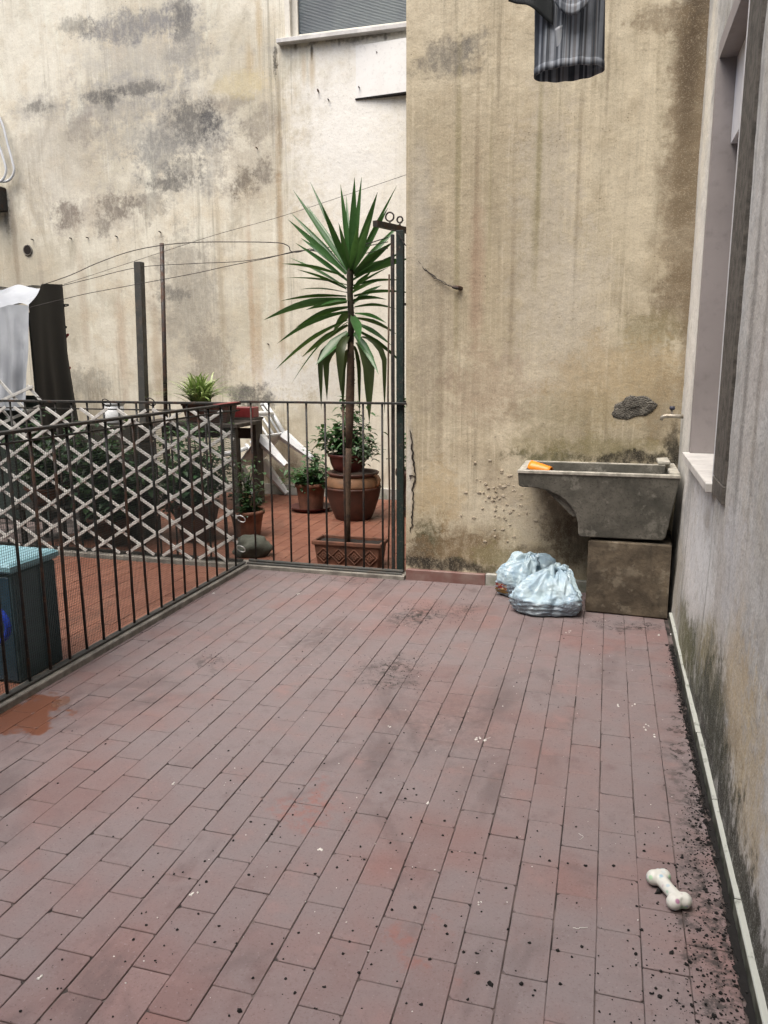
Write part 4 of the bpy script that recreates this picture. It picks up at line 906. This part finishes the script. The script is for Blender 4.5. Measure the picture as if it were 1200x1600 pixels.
potted((-4.12, 5.02, .30), 'leafy plant in a woven-look terracotta bowl raised behind the trellis', [(.12, .0), (.15, .05), (.175, .12), (.19, .125), (.192, .14), (.182, .142), (.17, .13)], 'terracotta', 'leaf_dark', [(0, 0, 0, .28, .2, (700, .065, 24)), (-.1, 0, .1, .2, .25, (300, .065, 12))], 31)
m = MB(); m.box(-.22, .22, -.16, .16, 0, .028, ch=.004); o = m.build('plant_stand', 'wood_old', loc=(-4.12, 5.02, .271)); tag(o, 'low wooden stand under the raised bowl behind the trellis', 'stand')
for sx in (-1, 1):
    for sy in (-1, 1): m = MB(); m.box(-.015, .015, -.015, .015, -.27, 0); m.build('leg', 'wood_old', o, loc=(sx*.18, sy*.12, 0))
potted((-3.05, 5.35, 0), 'dark leafy plant in a tall pot behind the middle of the trellis', pp(.13, .17, .30), 'terracotta_dark', 'leaf_dark', [(0, 0, 0, .32, .22, (800, .065, 26)), (.02, 0, .1, .28, .32, (520, .065, 20), 'leaf_mid'), (-.25, .1, -.1, .25, .25, (400, .065, 16))], 41)
potted((-2.72, 5.55, 0), 'small green plant in terracotta pot near the trellis end', pp(.10, .13, .22), 'terracotta', 'leaf_dark', [(0, 0, 0, .15, .13, (220, .05, 12)), (0, 0, .1, .1, .2, (100, .05, 6), 'leaf_mid')], 45)
potted((-3.62, 5.04, 0), 'dense dark green bush in a low pot behind the left half of the trellis', pp(.12, .16, .22), 'terracotta_dark', 'leaf_dark', [(0, 0, 0, .36, .2, (900, .07, 30)), (-.05, 0, .1, .34, .34, (700, .07, 26)), (.1, 0, .2, .2, .2, (220, .065, 10), 'leaf_mid')], 51)
# spider plant in a red trough, on a small table
tb = empty('table', (-3.62, 6.55, 0), 'weathered garden table behind the trellis carrying the spider plant', 'table')
m = MB(); m.box(-.62, .45, -.22, .30, .79, .825, ch=.004); m.build('table_top', 'wood_old', tb)
for sx in (-.56, .40):
    for sy in (-.17, .25): m = MB(); m.box(sx-.025, sx+.025, sy-.025, sy+.025, 0, .789); m.build('leg', 'wood_old', tb)
m = MB(); m.box(-.56, .40, .235, .25, .65, .75); m.build('apron', 'wood_old', tb)
sp = empty('spider_plant', (-3.52, 6.5, .827), 'pale striped spider plant arching out of a dark trough above the railing', 'potted plant')
m = MB(); frustum(m, .20, .075, .235, .09, 0, .15); m.build('trough', 'terracotta_dark', sp, bevel=.004)
m = MB(); m.box(-.242, .242, -.096, .096, .151, .168, ch=.003); m.build('rim', 'terracotta_dark', sp)
m = MB(); rr = random.Random(77)
for i in range(190):
    a = rr.uniform(0, 6.28); L = rr.uniform(.28, .52); e = rr.uniform(.6, 1.45); b0 = Vector((-.09+rr.gauss(0, .035), rr.gauss(0, .03), .165)); dirn = Vector((math.cos(a), math.sin(a), 0)); sd_ = Vector((-math.sin(a), math.cos(a), 0)); vs = []
    for k in range(7):
        t = k/6; r_ = L*math.cos(e)*t*(1+.5*t); zz = 1.15*L*math.sin(e)*t-.55*L*t*t; w_ = .0105*(1-t**2.2)+.001
        c = b0+dirn*r_+Vector((0, 0, zz)); vs += [c-sd_*w_, c+sd_*w_]
    m.add(vs, [(2*k, 2*k+1, 2*k+3, 2*k+2) for k in range(6)])
tag(m.build('foliage', 'leaf_spider', sp), kind='stuff')
# small red box next to it
m = MB(); m.box(-.11, .11, -.06, .06, 0, .10, ch=.006); o = m.build('red_box', 'red_plastic', loc=(atY(384, 650, 6.9).x, 6.9, atY(384, 652, 6.9).z)); tag(o, 'dull red plastic box on the shelf beside the white chair', 'box')
m = MB(); m.box(-.14, .14, -.10, .10, -.02, 0); sh = m.build('shelf', 'wood_old', loc=(o.location.x, 6.9, o.location.z)); tag(sh, 'small wooden shelf stand carrying the dull red box', 'shelf')
for sx in (-.12, .12): m = MB(); m.box(sx-.012, sx+.012, -.08, .08, -sh.location.z, -.0205); m.build('leg', 'wood_old', sh)

# ------------------------------------------------------------------ white plastic chair tipped over against the table
ch = empty('garden_chair', (0, 0, 0), 'white plastic garden chair tipped on its side behind the railing corner', 'chair')
def ribbon(pts, wds, th=.016): # tapered flat bar along pts, wide across local y
    m = MB(); P = [Vector(p) for p in pts]; vs = []; fs = []
    for i, p in enumerate(P):
        t = (P[min(i+1, len(P)-1)]-P[max(i-1, 0)]).normalized(); s = Vector((0, 1, 0)); s = (s-t*s.dot(t)).normalized(); n = t.cross(s); w_ = wds[i]
        vs += [p-s*w_-n*th/2, p+s*w_-n*th/2, p+s*w_+n*th/2, p-s*w_+n*th/2]
    for i in range(len(P)-1):
        for k in range(4): a = i*4+k; b = i*4+(k+1) % 4; fs.append((a, b, b+4, a+4))
    fs += [(3, 2, 1, 0), tuple(range(len(vs)-4, len(vs)))]
    m.add(vs, fs); return m
# local frame: x right, y back, z up, seat 0.42 high, built straight then tipped
for sx in (-1, 1):
    for sy, yb in ((-1, -.20), (1, .19)):
        m = MB(); m.tube([(sx*.20, yb, .41), (sx*.225, yb+sy*.02, .22), (sx*.255, yb+sy*.05, 0)], [.062, .046, .030], 6); m.build('leg', 'white_plastic', ch)
m = MB(); m.grid(lambda u, v: (-.22+.44*u, -.22+.42*v, .425-.02*math.sin(math.pi*u)*math.sin(math.pi*v)), 12, 12); m.build('seat', 'white_plastic', ch, True, thick=.014)
for sx in (-1, 1):
    m = MB(); m.tube([(sx*.22, -.20, .42), (sx*.265, -.235, .53), (sx*.285, -.22, .62), (sx*.285, -.15, .655), (sx*.28, .05, .65), (sx*.25, .22, .66)], [.026, .022, .022, .026, .026, .022], 8); m.build('armrest', 'white_plastic', ch, True)
m = MB()
for k in range(6):
    x = -.17+k*.068; m.tube([(x, .20, .44), (x*1.08, .245, .65), (x*1.1, .28, .83)], .013, 6)
m.build('back_slats', 'white_plastic', ch, True)
m = MB(); m.tube([(-.225, .19, .42), (-.245, .235, .65), (-.235, .28, .83), (-.14, .30, .88), (0, .305, .895), (.14, .30, .88), (.235, .28, .83), (.245, .235, .65), (.225, .19, .42)], .022, 8); m.build('back_frame', 'white_plastic', ch, True)
ch.rotation_euler = Euler((0, R(-47), R(-12)))
bpy.context.view_layer.update()
# its right legs rest on the yard tiles
low = 9
for c_ in ch.children:
    for v in c_.data.vertices: low = min(low, (ch.rotation_euler.to_matrix() @ v.co).z)
tgt = atY(448, 753, 6.85)
foot = ch.rotation_euler.to_matrix() @ Vector((.255, -.25, 0))
ch.location = (tgt.x-foot.x, 6.85-foot.y, max(-low, 0)+.003)

# ------------------------------------------------------------------ stone by the corner, small bag by the urn
m = MB(); n = 18
def rockp(u, v):
    a = 2*math.pi*u; b = math.pi*(v-.5); d = Vector((math.cos(a)*math.cos(b), math.sin(a)*math.cos(b), math.sin(b)))
    k = 1+.35*noise.noise(d*1.3+Vector((5, 1, 2)))+.12*noise.noise(d*3.5); q = Vector((d.x*.13, d.y*.10, d.z*.085))*k; q.z = max(q.z, -.062); return q+Vector((0, 0, .062))
m.grid(rockp, 28, 18); o = m.build('stone', 'rock', None, True, loc=(-2.42, 5.0, -.001)); o.rotation_euler.z = R(20); tag(o, 'rounded dark grey-green stone beside the railing corner', 'stone')

# ------------------------------------------------------------------ sheet-covered rack at the left
g = G('silver_sheet'); o = g.obj(); n1 = g.noise(o, 2.5, 4, .55)
c = g.mix(g.ss(n1, .35, .65), (.36, .385, .41), (.27, .29, .315)); MAT['silver_sheet'] = g.out(c, .5, g.bump(g.noise(g.vm('MULTIPLY', o, (3, 3, .6)), 5, 3, .5), .25, .015))
rk = empty('covered_rack', (-5.0, 5.9, 0), 'tall rack draped in a silver-white sheet with black cloth side', 'covered rack')
F0 = atY(45, 478, 5.6); F1 = atY(46, 640, 5.6)
def loc_(p): return Vector(p)-Vector(rk.location)
top_front = F0.z
def front(u, v):
    x = F0.x-1.5*u; z = F0.z-(F0.z-.98)*v
    fo = .055*math.sin(u*38+1.2*math.sin(v*2.2))*(.35+v)+.05*noise.noise(Vector((u*14, v*1.2, 1)))+.012*noise.noise(Vector((u*30, v*4, 1)))
    return loc_((x+.02*math.sin(v*5)*v, 5.6-abs(fo)*1.1-.06*v, z+.012*math.sin(u*20)*(1-v)))
m = MB(); m.grid(front, 60, 30); m.build('sheet', 'silver_sheet', rk, True)
T0 = atY(66, 447, 6.05); T1 = atY(97, 446, 6.5)
def top(u, v):
    a = F0.lerp(T0, v); return loc_((a.x-1.5*u*(1-.05*v), a.y, a.z+.02*math.sin(u*22+v*4)+.02*noise.noise(Vector((u*11, v*5, 3)))-.03*math.sin(math.pi*v)))
m = MB(); m.grid(top, 50, 10); m.build('sheet', 'silver_sheet', rk, True)
m = MB(); m.grid(lambda u, v: loc_((F0.x-.005-1.45*u, 5.62+.015*math.sin(u*40)*v, 1.10-1.085*v)), 60, 10); m.build('lower_cloth', 'dark_fabric', rk, True)
def back(u, v):
    a = T0.lerp(T1, v); return loc_((a.x-1.5*u, a.y, a.z+.012*math.sin(u*25)-.02*math.sin(math.pi*v)))
m = MB(); m.grid(back, 40, 6); m.build('sheet', 'silver_sheet', rk, True)
B0 = atY(97, 449, 6.5); B1 = atY(121, 640, 6.5)
def side(u, v):
    a = F0 if u < .4 else T0
    zt = (F0.z+(T0.z-F0.z)*min(1, u/.42)) if u < .42 else T0.z+(T1.z-T0.z)*(u-.42)/.58
    f = Vector((F0.x, 5.6)); b = Vector((T1.x, 6.5)); xy = f.lerp(b, u); z = zt*(1-v)+.015
    xx = xy.x+.26*u*max(0, v-.30)**1.1+.03*math.sin(u*16+v*2)*v
    return loc_((xx, xy.y+.02*math.sin(u*9), z-.004))
m = MB(); m.grid(side, 28, 30); m.build('side_cloth', 'black_cloth', rk, True)
m = MB()
for x, y in ((F0.x-.05, 5.66), (F0.x-1.4, 5.66), (T1.x-.05, 6.42), (T1.x-1.4, 6.42)): mm = MB(); mm.tube([loc_((x, y, 0)), loc_((x, y, top_front-.05))], .015, 6); mm.build('upright', 'iron_grey', rk)
pegs = [(103, 477, 'dark peg nearest the top of the black cloth edge', 'peg_dark', 5), (100, 511, 'dark peg halfway down the black cloth edge', 'peg_dark', -4), (104, 525, 'red peg tilted upward on the black cloth edge', 'peg_red', 35), (106, 575, 'red peg lying level low on the black cloth edge', 'peg_red', 3)]
for x, y, lb, mt, an in pegs:
    q = atY(x, y, 6.5); pg = empty('clothes_peg', q, lb, 'clothes peg'); pg.rotation_euler.y = -R(an)
    for s in (-1, 1): m = MB(); m.box(-.06, .03, -.006, .006, -.005, .005, ch=.001); o = m.build('arm', mt, pg, loc=(0, 0, s*.0075)); o.rotation_euler.y = R(7*s)
    m = MB(); m.tube([(-.02, -.009, 0), (-.02, .009, 0)], .008, 8); m.build('spring', 'ring_metal', pg)
# folded plastic tub on the rack of things behind the trellis
tbx = empty('plastic_tub', (atY(178, 640, 5.3).x, 5.3, 0), 'white plastic tub with lid standing on the crate behind the trellis', 'tub')
zt_ = atY(178, 627, 5.3).z; tbx.location.z = zt_-.17
m = MB(); m.lathe([(.062, 0), (.066, .01), (.078, .15)], 28); m.build('body', 'white_plastic', tbx, True)
m = MB(); m.lathe([(.083, .145), (.085, .15), (.085, .165), (.078, .17), (0, .17)], 28); m.build('lid', 'white_plastic', tbx, True)
cr = empty('crate', (tbx.location.x, 5.33, 0), 'stack of brown boards making a crate under the white tub', 'crate')
zc = zt_-.172
for k in range(6): m = MB(); h0 = zc*k/6; m.box(-.30, .22, -.16, .16, h0+.004, h0+zc/6-.004, ch=.003); m.build('board', 'card' if k % 2 else 'wood_old', cr)

# ------------------------------------------------------------------ turquoise bin at the left edge
bn = empty('storage_bin', (-2.69, 2.79, 0), 'ribbed blue-grey storage bin with pale turquoise lid behind the side railing', 'storage bin')
m = MB(); m.box(-.27, .27, -.14, .14, .0, .50, ch=.01); m.build('body', 'bin_body', bn)
for k in range(9):
    y = .035+k*.0115; m = MB(); m.box(.268, .2765, y-.0032, y+.0032, .02, .49, ch=.001); m.build('rib', 'bin_body', bn)
for k in range(5):
    y = -.125+k*.0115; m = MB(); m.box(.268, .2765, y-.0032, y+.0032, .02, .49, ch=.001); m.build('rib', 'bin_body', bn)
m = MB(); m.box(-.262, .262, -.146, -.1405, .015, .485, ch=.002); m.build('front_panel', 'bin_front', bn)
m = MB(); m.box(-.285, .285, -.155, .155, .501, .545, ch=.012); m.build('lid', 'bin_lid', bn)
hb = atY(8, 985, 2.52)
m = MB(); m.tube([(0+.075*math.cos(t*.42), .0, .075*math.sin(t*.42)) for t in range(16)], .014, 8, False); o = m.build('hose_loop', 'blue_plastic', None, True, loc=(hb.x-.095, 2.56, hb.z)); tag(o, 'bright blue plastic hose loop hanging before the storage bin', 'hose')
# ------------------------------------------------------------------ white cable loops at the left edge of the rear wall
for (dx, lb, r0) in ((0, 'outer white cable loop hanging on the rear wall at the left edge', 0), (-14, 'inner white cable loop hanging on the rear wall at the left edge', 1)):
    pts = [(-30+dx, 150), (-8+dx, 172), (4+dx, 195), (12+dx, 225), (20+dx*.9, 255), (22+dx*.9, 268), (16+dx*.8, 280), (5+dx*.6, 284), (-10+dx, 280), (-25+dx, 262)]
    o = wire([(x, y, YR-.06-.01*r0) for x, y in pts], lb, .014, 'cable', 'white_plastic'); o['category'] = 'cable'
q = atY(-4, 310, YR-.08); m = MB(); m.box(-.14, .055, -.08, .08, -.13, .12, ch=.01); o = m.build('junction_box', 'iron_black', loc=q); tag(o, 'dark box below the white cable loops, cut by the left edge', 'box')

# ------------------------------------------------------------------ striped shorts on a line, high up
g = G('stripe_cloth'); o = g.obj(); s_ = g.sep(o)
xx = g.ma('ADD', s_[0], g.ma('MULTIPLY', g.noise(o, 6, 3), .03))
wv = g.noise(g.vm('MULTIPLY', o, (60, 2, .5)), 1, 3, .7); bd = g.ss(g.noise(g.vm('MULTIPLY', o, (52, 1, .3)), 1, 2, .5), .46, .54)
c = g.mix(bd, (.035, .044, .058), (.24, .265, .30)); c = g.mix(g.ss(wv, .52, .64, 0, .8), c, (.12, .115, .115)); c = g.mix(g.ss(wv, .42, .34, 0, .6), c, (.33, .37, .42))
c = g.mix(g.ss(g.noise(o, 16, 3), .5, .7, 0, .35), c, (.09, .1, .115))
MAT['stripe_cloth'] = g.out(c, .8, g.bump(g.noise(o, 30, 4), .3, .01))
simple('stripe_dark', (.010, .014, .016), .9, .4, 20)
YS = 3.0; S0 = atY(890, 0, YS)
sh = empty('striped_shorts', (S0.x, YS, S0.z), 'grey striped shorts hanging upside from a line at the top edge', 'shorts')
def L_(x, y, dy=0): return atY(x, y, YS+dy)-Vector(sh.location)
def legtube(xl0, xr0, xl1, xr1, ytop, yl, yr, dep, name, ph):
    # tube: left/right outline px at the top and at the hem
    def fn(u, v):
        a = 2*math.pi*u; k = (1-math.cos(a))/2; xl = xl0+(xl1-xl0)*v; xr = xr0+(xr1-xr0)*v; yb = yl+(yr-yl)*k
        y = ytop+(yb-ytop)*v; q = L_(xl+(xr-xl)*k, y); q.y = -dep*math.sin(a)*(.35+.65*v)+.006*math.sin(k*26+ph)*(1-.3*v); return q
    mm = MB(); mm.grid(fn, 72, 16); o = mm.build(name, 'stripe_cloth', sh, True, thick=.0016)
    mm = MB(); mm.grid(lambda u, v: (lambda q: Vector((q.x*1.0, q.y*1.03, q.z)))(fn(u, .93+.07*v)), 72, 2); mm.build('hem', 'stripe_cloth', o, True, thick=.0042)
    return o
legtube(836, 946, 835, 944, -60, 122, 108, .075, 'trouser_leg', .3)
# second leg folded up in front: its curved hem hangs as an arc
def fold(u, v):
    k = u; x = 862+66*k; dip = math.sin(math.pi*k)**.8; y = -40+(40+4+38*dip)*v; q = L_(x, y); q.y = -.075-.02*math.sin(math.pi*k)*v; return q
m = MB(); m.grid(fold, 40, 14); f_ = m.build('folded_leg', 'stripe_cloth', sh, True, thick=.002)
m = MB(); m.grid(lambda u, v: fold(u, .80+.2*v)+Vector((0, -.005, 0)), 40, 3); m.build('hem', 'stripe_cloth', f_, True, thick=.004)
def flap(u, v):
    x = 796+(866-796)*u; yb = 8+42*u**1.2; q = L_(x, -50+(50+yb)*v); q.y = -.03-.05*math.sin(u*2.4)*v+.012*math.sin(u*9); return q
m = MB(); m.grid(flap, 24, 12); m.build('side_flap', 'stripe_dark', sh, True, thick=.002)
m = MB(); m.grid(lambda u, v: L_(869+12*u+3*v, 56+34*v-6*u)+Vector((0, -.060-.006*math.sin(u*3)-.05*0, 0)), 6, 8); m.build('care_label', 'silver_sheet', sh, True, thick=.001)
zl = L_(890, -62).z
m = MB(); m.tube([(-3.2, .0, zl+1.5), (-1.5, 0, zl+.62), (-.2, 0, zl), (XW-S0.x, 0, zl+.02)], .003, 6); o = m.build('clothesline', 'wire_dark', loc=sh.location); tag(o, 'clothesline above the frame carrying the striped shorts', 'clothesline')
for x in (842, 938):
    q = L_(x, -58); m = MB(); m.box(-.006, .006, -.07, -.0, -.02, .05, ch=.001); m.build('hanging_clip', 'peg_dark', sh, loc=(q.x, .03, q.z))

# ------------------------------------------------------------------ dirt and litter on the floor
def crumbs(name, spots, mat, label, seed):
    rr = random.Random(seed); m = MB()
    for x, y, s in spots:
        a = rr.uniform(0, 6.28); pts = []
        for k in range(5): b = a+k*1.257; q = s*rr.uniform(.55, 1.25); pts.append((x+q*math.cos(b), y+q*math.sin(b), .0004))
        t = [(x+(px-x)*.55+rr.uniform(-.2, .2)*s, y+(py-y)*.55+rr.uniform(-.2, .2)*s, s*rr.uniform(.4, .9)) for px, py, _ in pts]
        m.add(pts+t, [(5, 6, 7, 8, 9)]+[(i, (i+1) % 5, 5+(i+1) % 5, 5+i) for i in range(5)])
    o = m.build(name, mat); return tag(o, label, 'dirt', kind='stuff')
rr = random.Random(5); sp_ = []
for i in range(5200):                               # thin scatter over the terrace, denser to the right and near
    x = rr.uniform(-2.2, .34); y = rr.uniform(1.1, 4.6)
    if rr.random() > .22+.5*(x+2.2)/2.5: continue
    sp_.append((x, y, .0011*math.exp(rr.gauss(.1, .5))))
for i in range(150): sp_.append((rr.uniform(-1.2, .3), rr.uniform(1.15, 2.3), rr.uniform(.0025, .0055)))
for i in range(3600):                               # swept against the right wall
    y = rr.uniform(1.1, 3.9); wd_ = .012+.10*max(0, min(1, (2.6-y)/1.0)); x = .368-abs(rr.gauss(0, wd_)); sp_.append((x, y, .0014*math.exp(rr.gauss(.45, .5))))
for cx0, cy0, sx0, sy0, n in ((655, 962, .10, .13, 260), (612, 1048, .12, .11, 240), (720, 955, .05, .08, 60), (330, 1030, .05, .05, 50), (550, 905, .3, .04, 110), (975, 976, .15, .04, 140)):
    q = atZ(cx0, cy0)
    for i in range(n): sp_.append((q.x+rr.gauss(0, sx0), q.y+rr.gauss(0, sy0), rr.uniform(.0012, .0032)))
for x, y, s in ((1498/3+0, 0, 0),): pass
for x, y, s in ((746, 1521, .009), (766, 1538, .012), (814, 1538, .009), (731, 1562, .008), (725, 1488, .007), (871, 1486, .008), (374, 1580, .012), (875, 1538, .007), (323, 1378, .007), (310, 1428, .006), (466, 1458, .006), (915, 1353, .007), (959, 1353, .007), (658, 1570, .007)): q = atZ(x, y); sp_.append((q.x, q.y, s*.75))
sp_ = [s for s in sp_ if XF+.06 < s[0] < .366]
crumbs('dirt_crumbs', sp_, 'crumb_shade_black', 'black soil crumbs scattered over the tiles and along the right wall', 3)
# dark line of wet soil along the skirting
m = MB(); rr = random.Random(21)
def soilp(u, v):
    y = 1.0+2.75*u; wd_ = .007+.011*max(0, min(1, (2.9-y)/1.2)); n_ = noise.noise(Vector((y*9, 0, 1)))
    return (.371-wd_*(1+.9*n_+.8*noise.noise(Vector((y*40, 3, 1))))*v, y, .0005+.007*(1-v)*(1+.8*noise.noise(Vector((y*30, v*3, 2)))))
m.grid(soilp, 260, 4); tag(m.build('soil_line', 'crumb_shade_black', None, True), 'strip of dark soil gathered along the foot of the right wall', 'dirt', kind='stuff')
sp_ = []
for i in range(170): sp_.append((rr.uniform(-1.3, .33), rr.uniform(1.2, 4.3), rr.uniform(.0010, .0028)))
for x, y in ((748, 1411), (666, 1257), (268, 1226), (62, 1525), (333, 927), (466, 928), (1012, 1135), (1010, 1139), (990, 1103), (965, 1103), (1023, 1150), (886, 988), (890, 986), (1047, 990), (1030, 992), (610, 1136), (500, 1330), (745, 1155), (757, 1156), (750, 1153), (300, 1398)):
    q = atZ(x, y); sp_ += [(q.x+rr.gauss(0, .006), q.y+rr.gauss(0, .008), rr.uniform(.003, .0055)) for k in range(3)]
crumbs('paper_scraps', sp_, 'crumb_white', 'white specks and paper scraps strewn on the tiles', 9)
m = MB(); rr = random.Random(31)
for x, y in ((904, 1303), (918, 1450), (755, 1157)):
    q = atZ(x, y); a = rr.uniform(0, 6.28); P = []; c = Vector((q.x, q.y, .0016))
    for k in range(9): P.append(c.copy()); a += rr.uniform(-.9, .9); c = c+Vector((math.cos(a), math.sin(a), 0))*.005
    m.tube(P, .0007, 4)
tag(m.build('thread_scraps', 'crumb_white'), 'thin white threads and hairs lying on the tiles', 'dirt', kind='stuff')
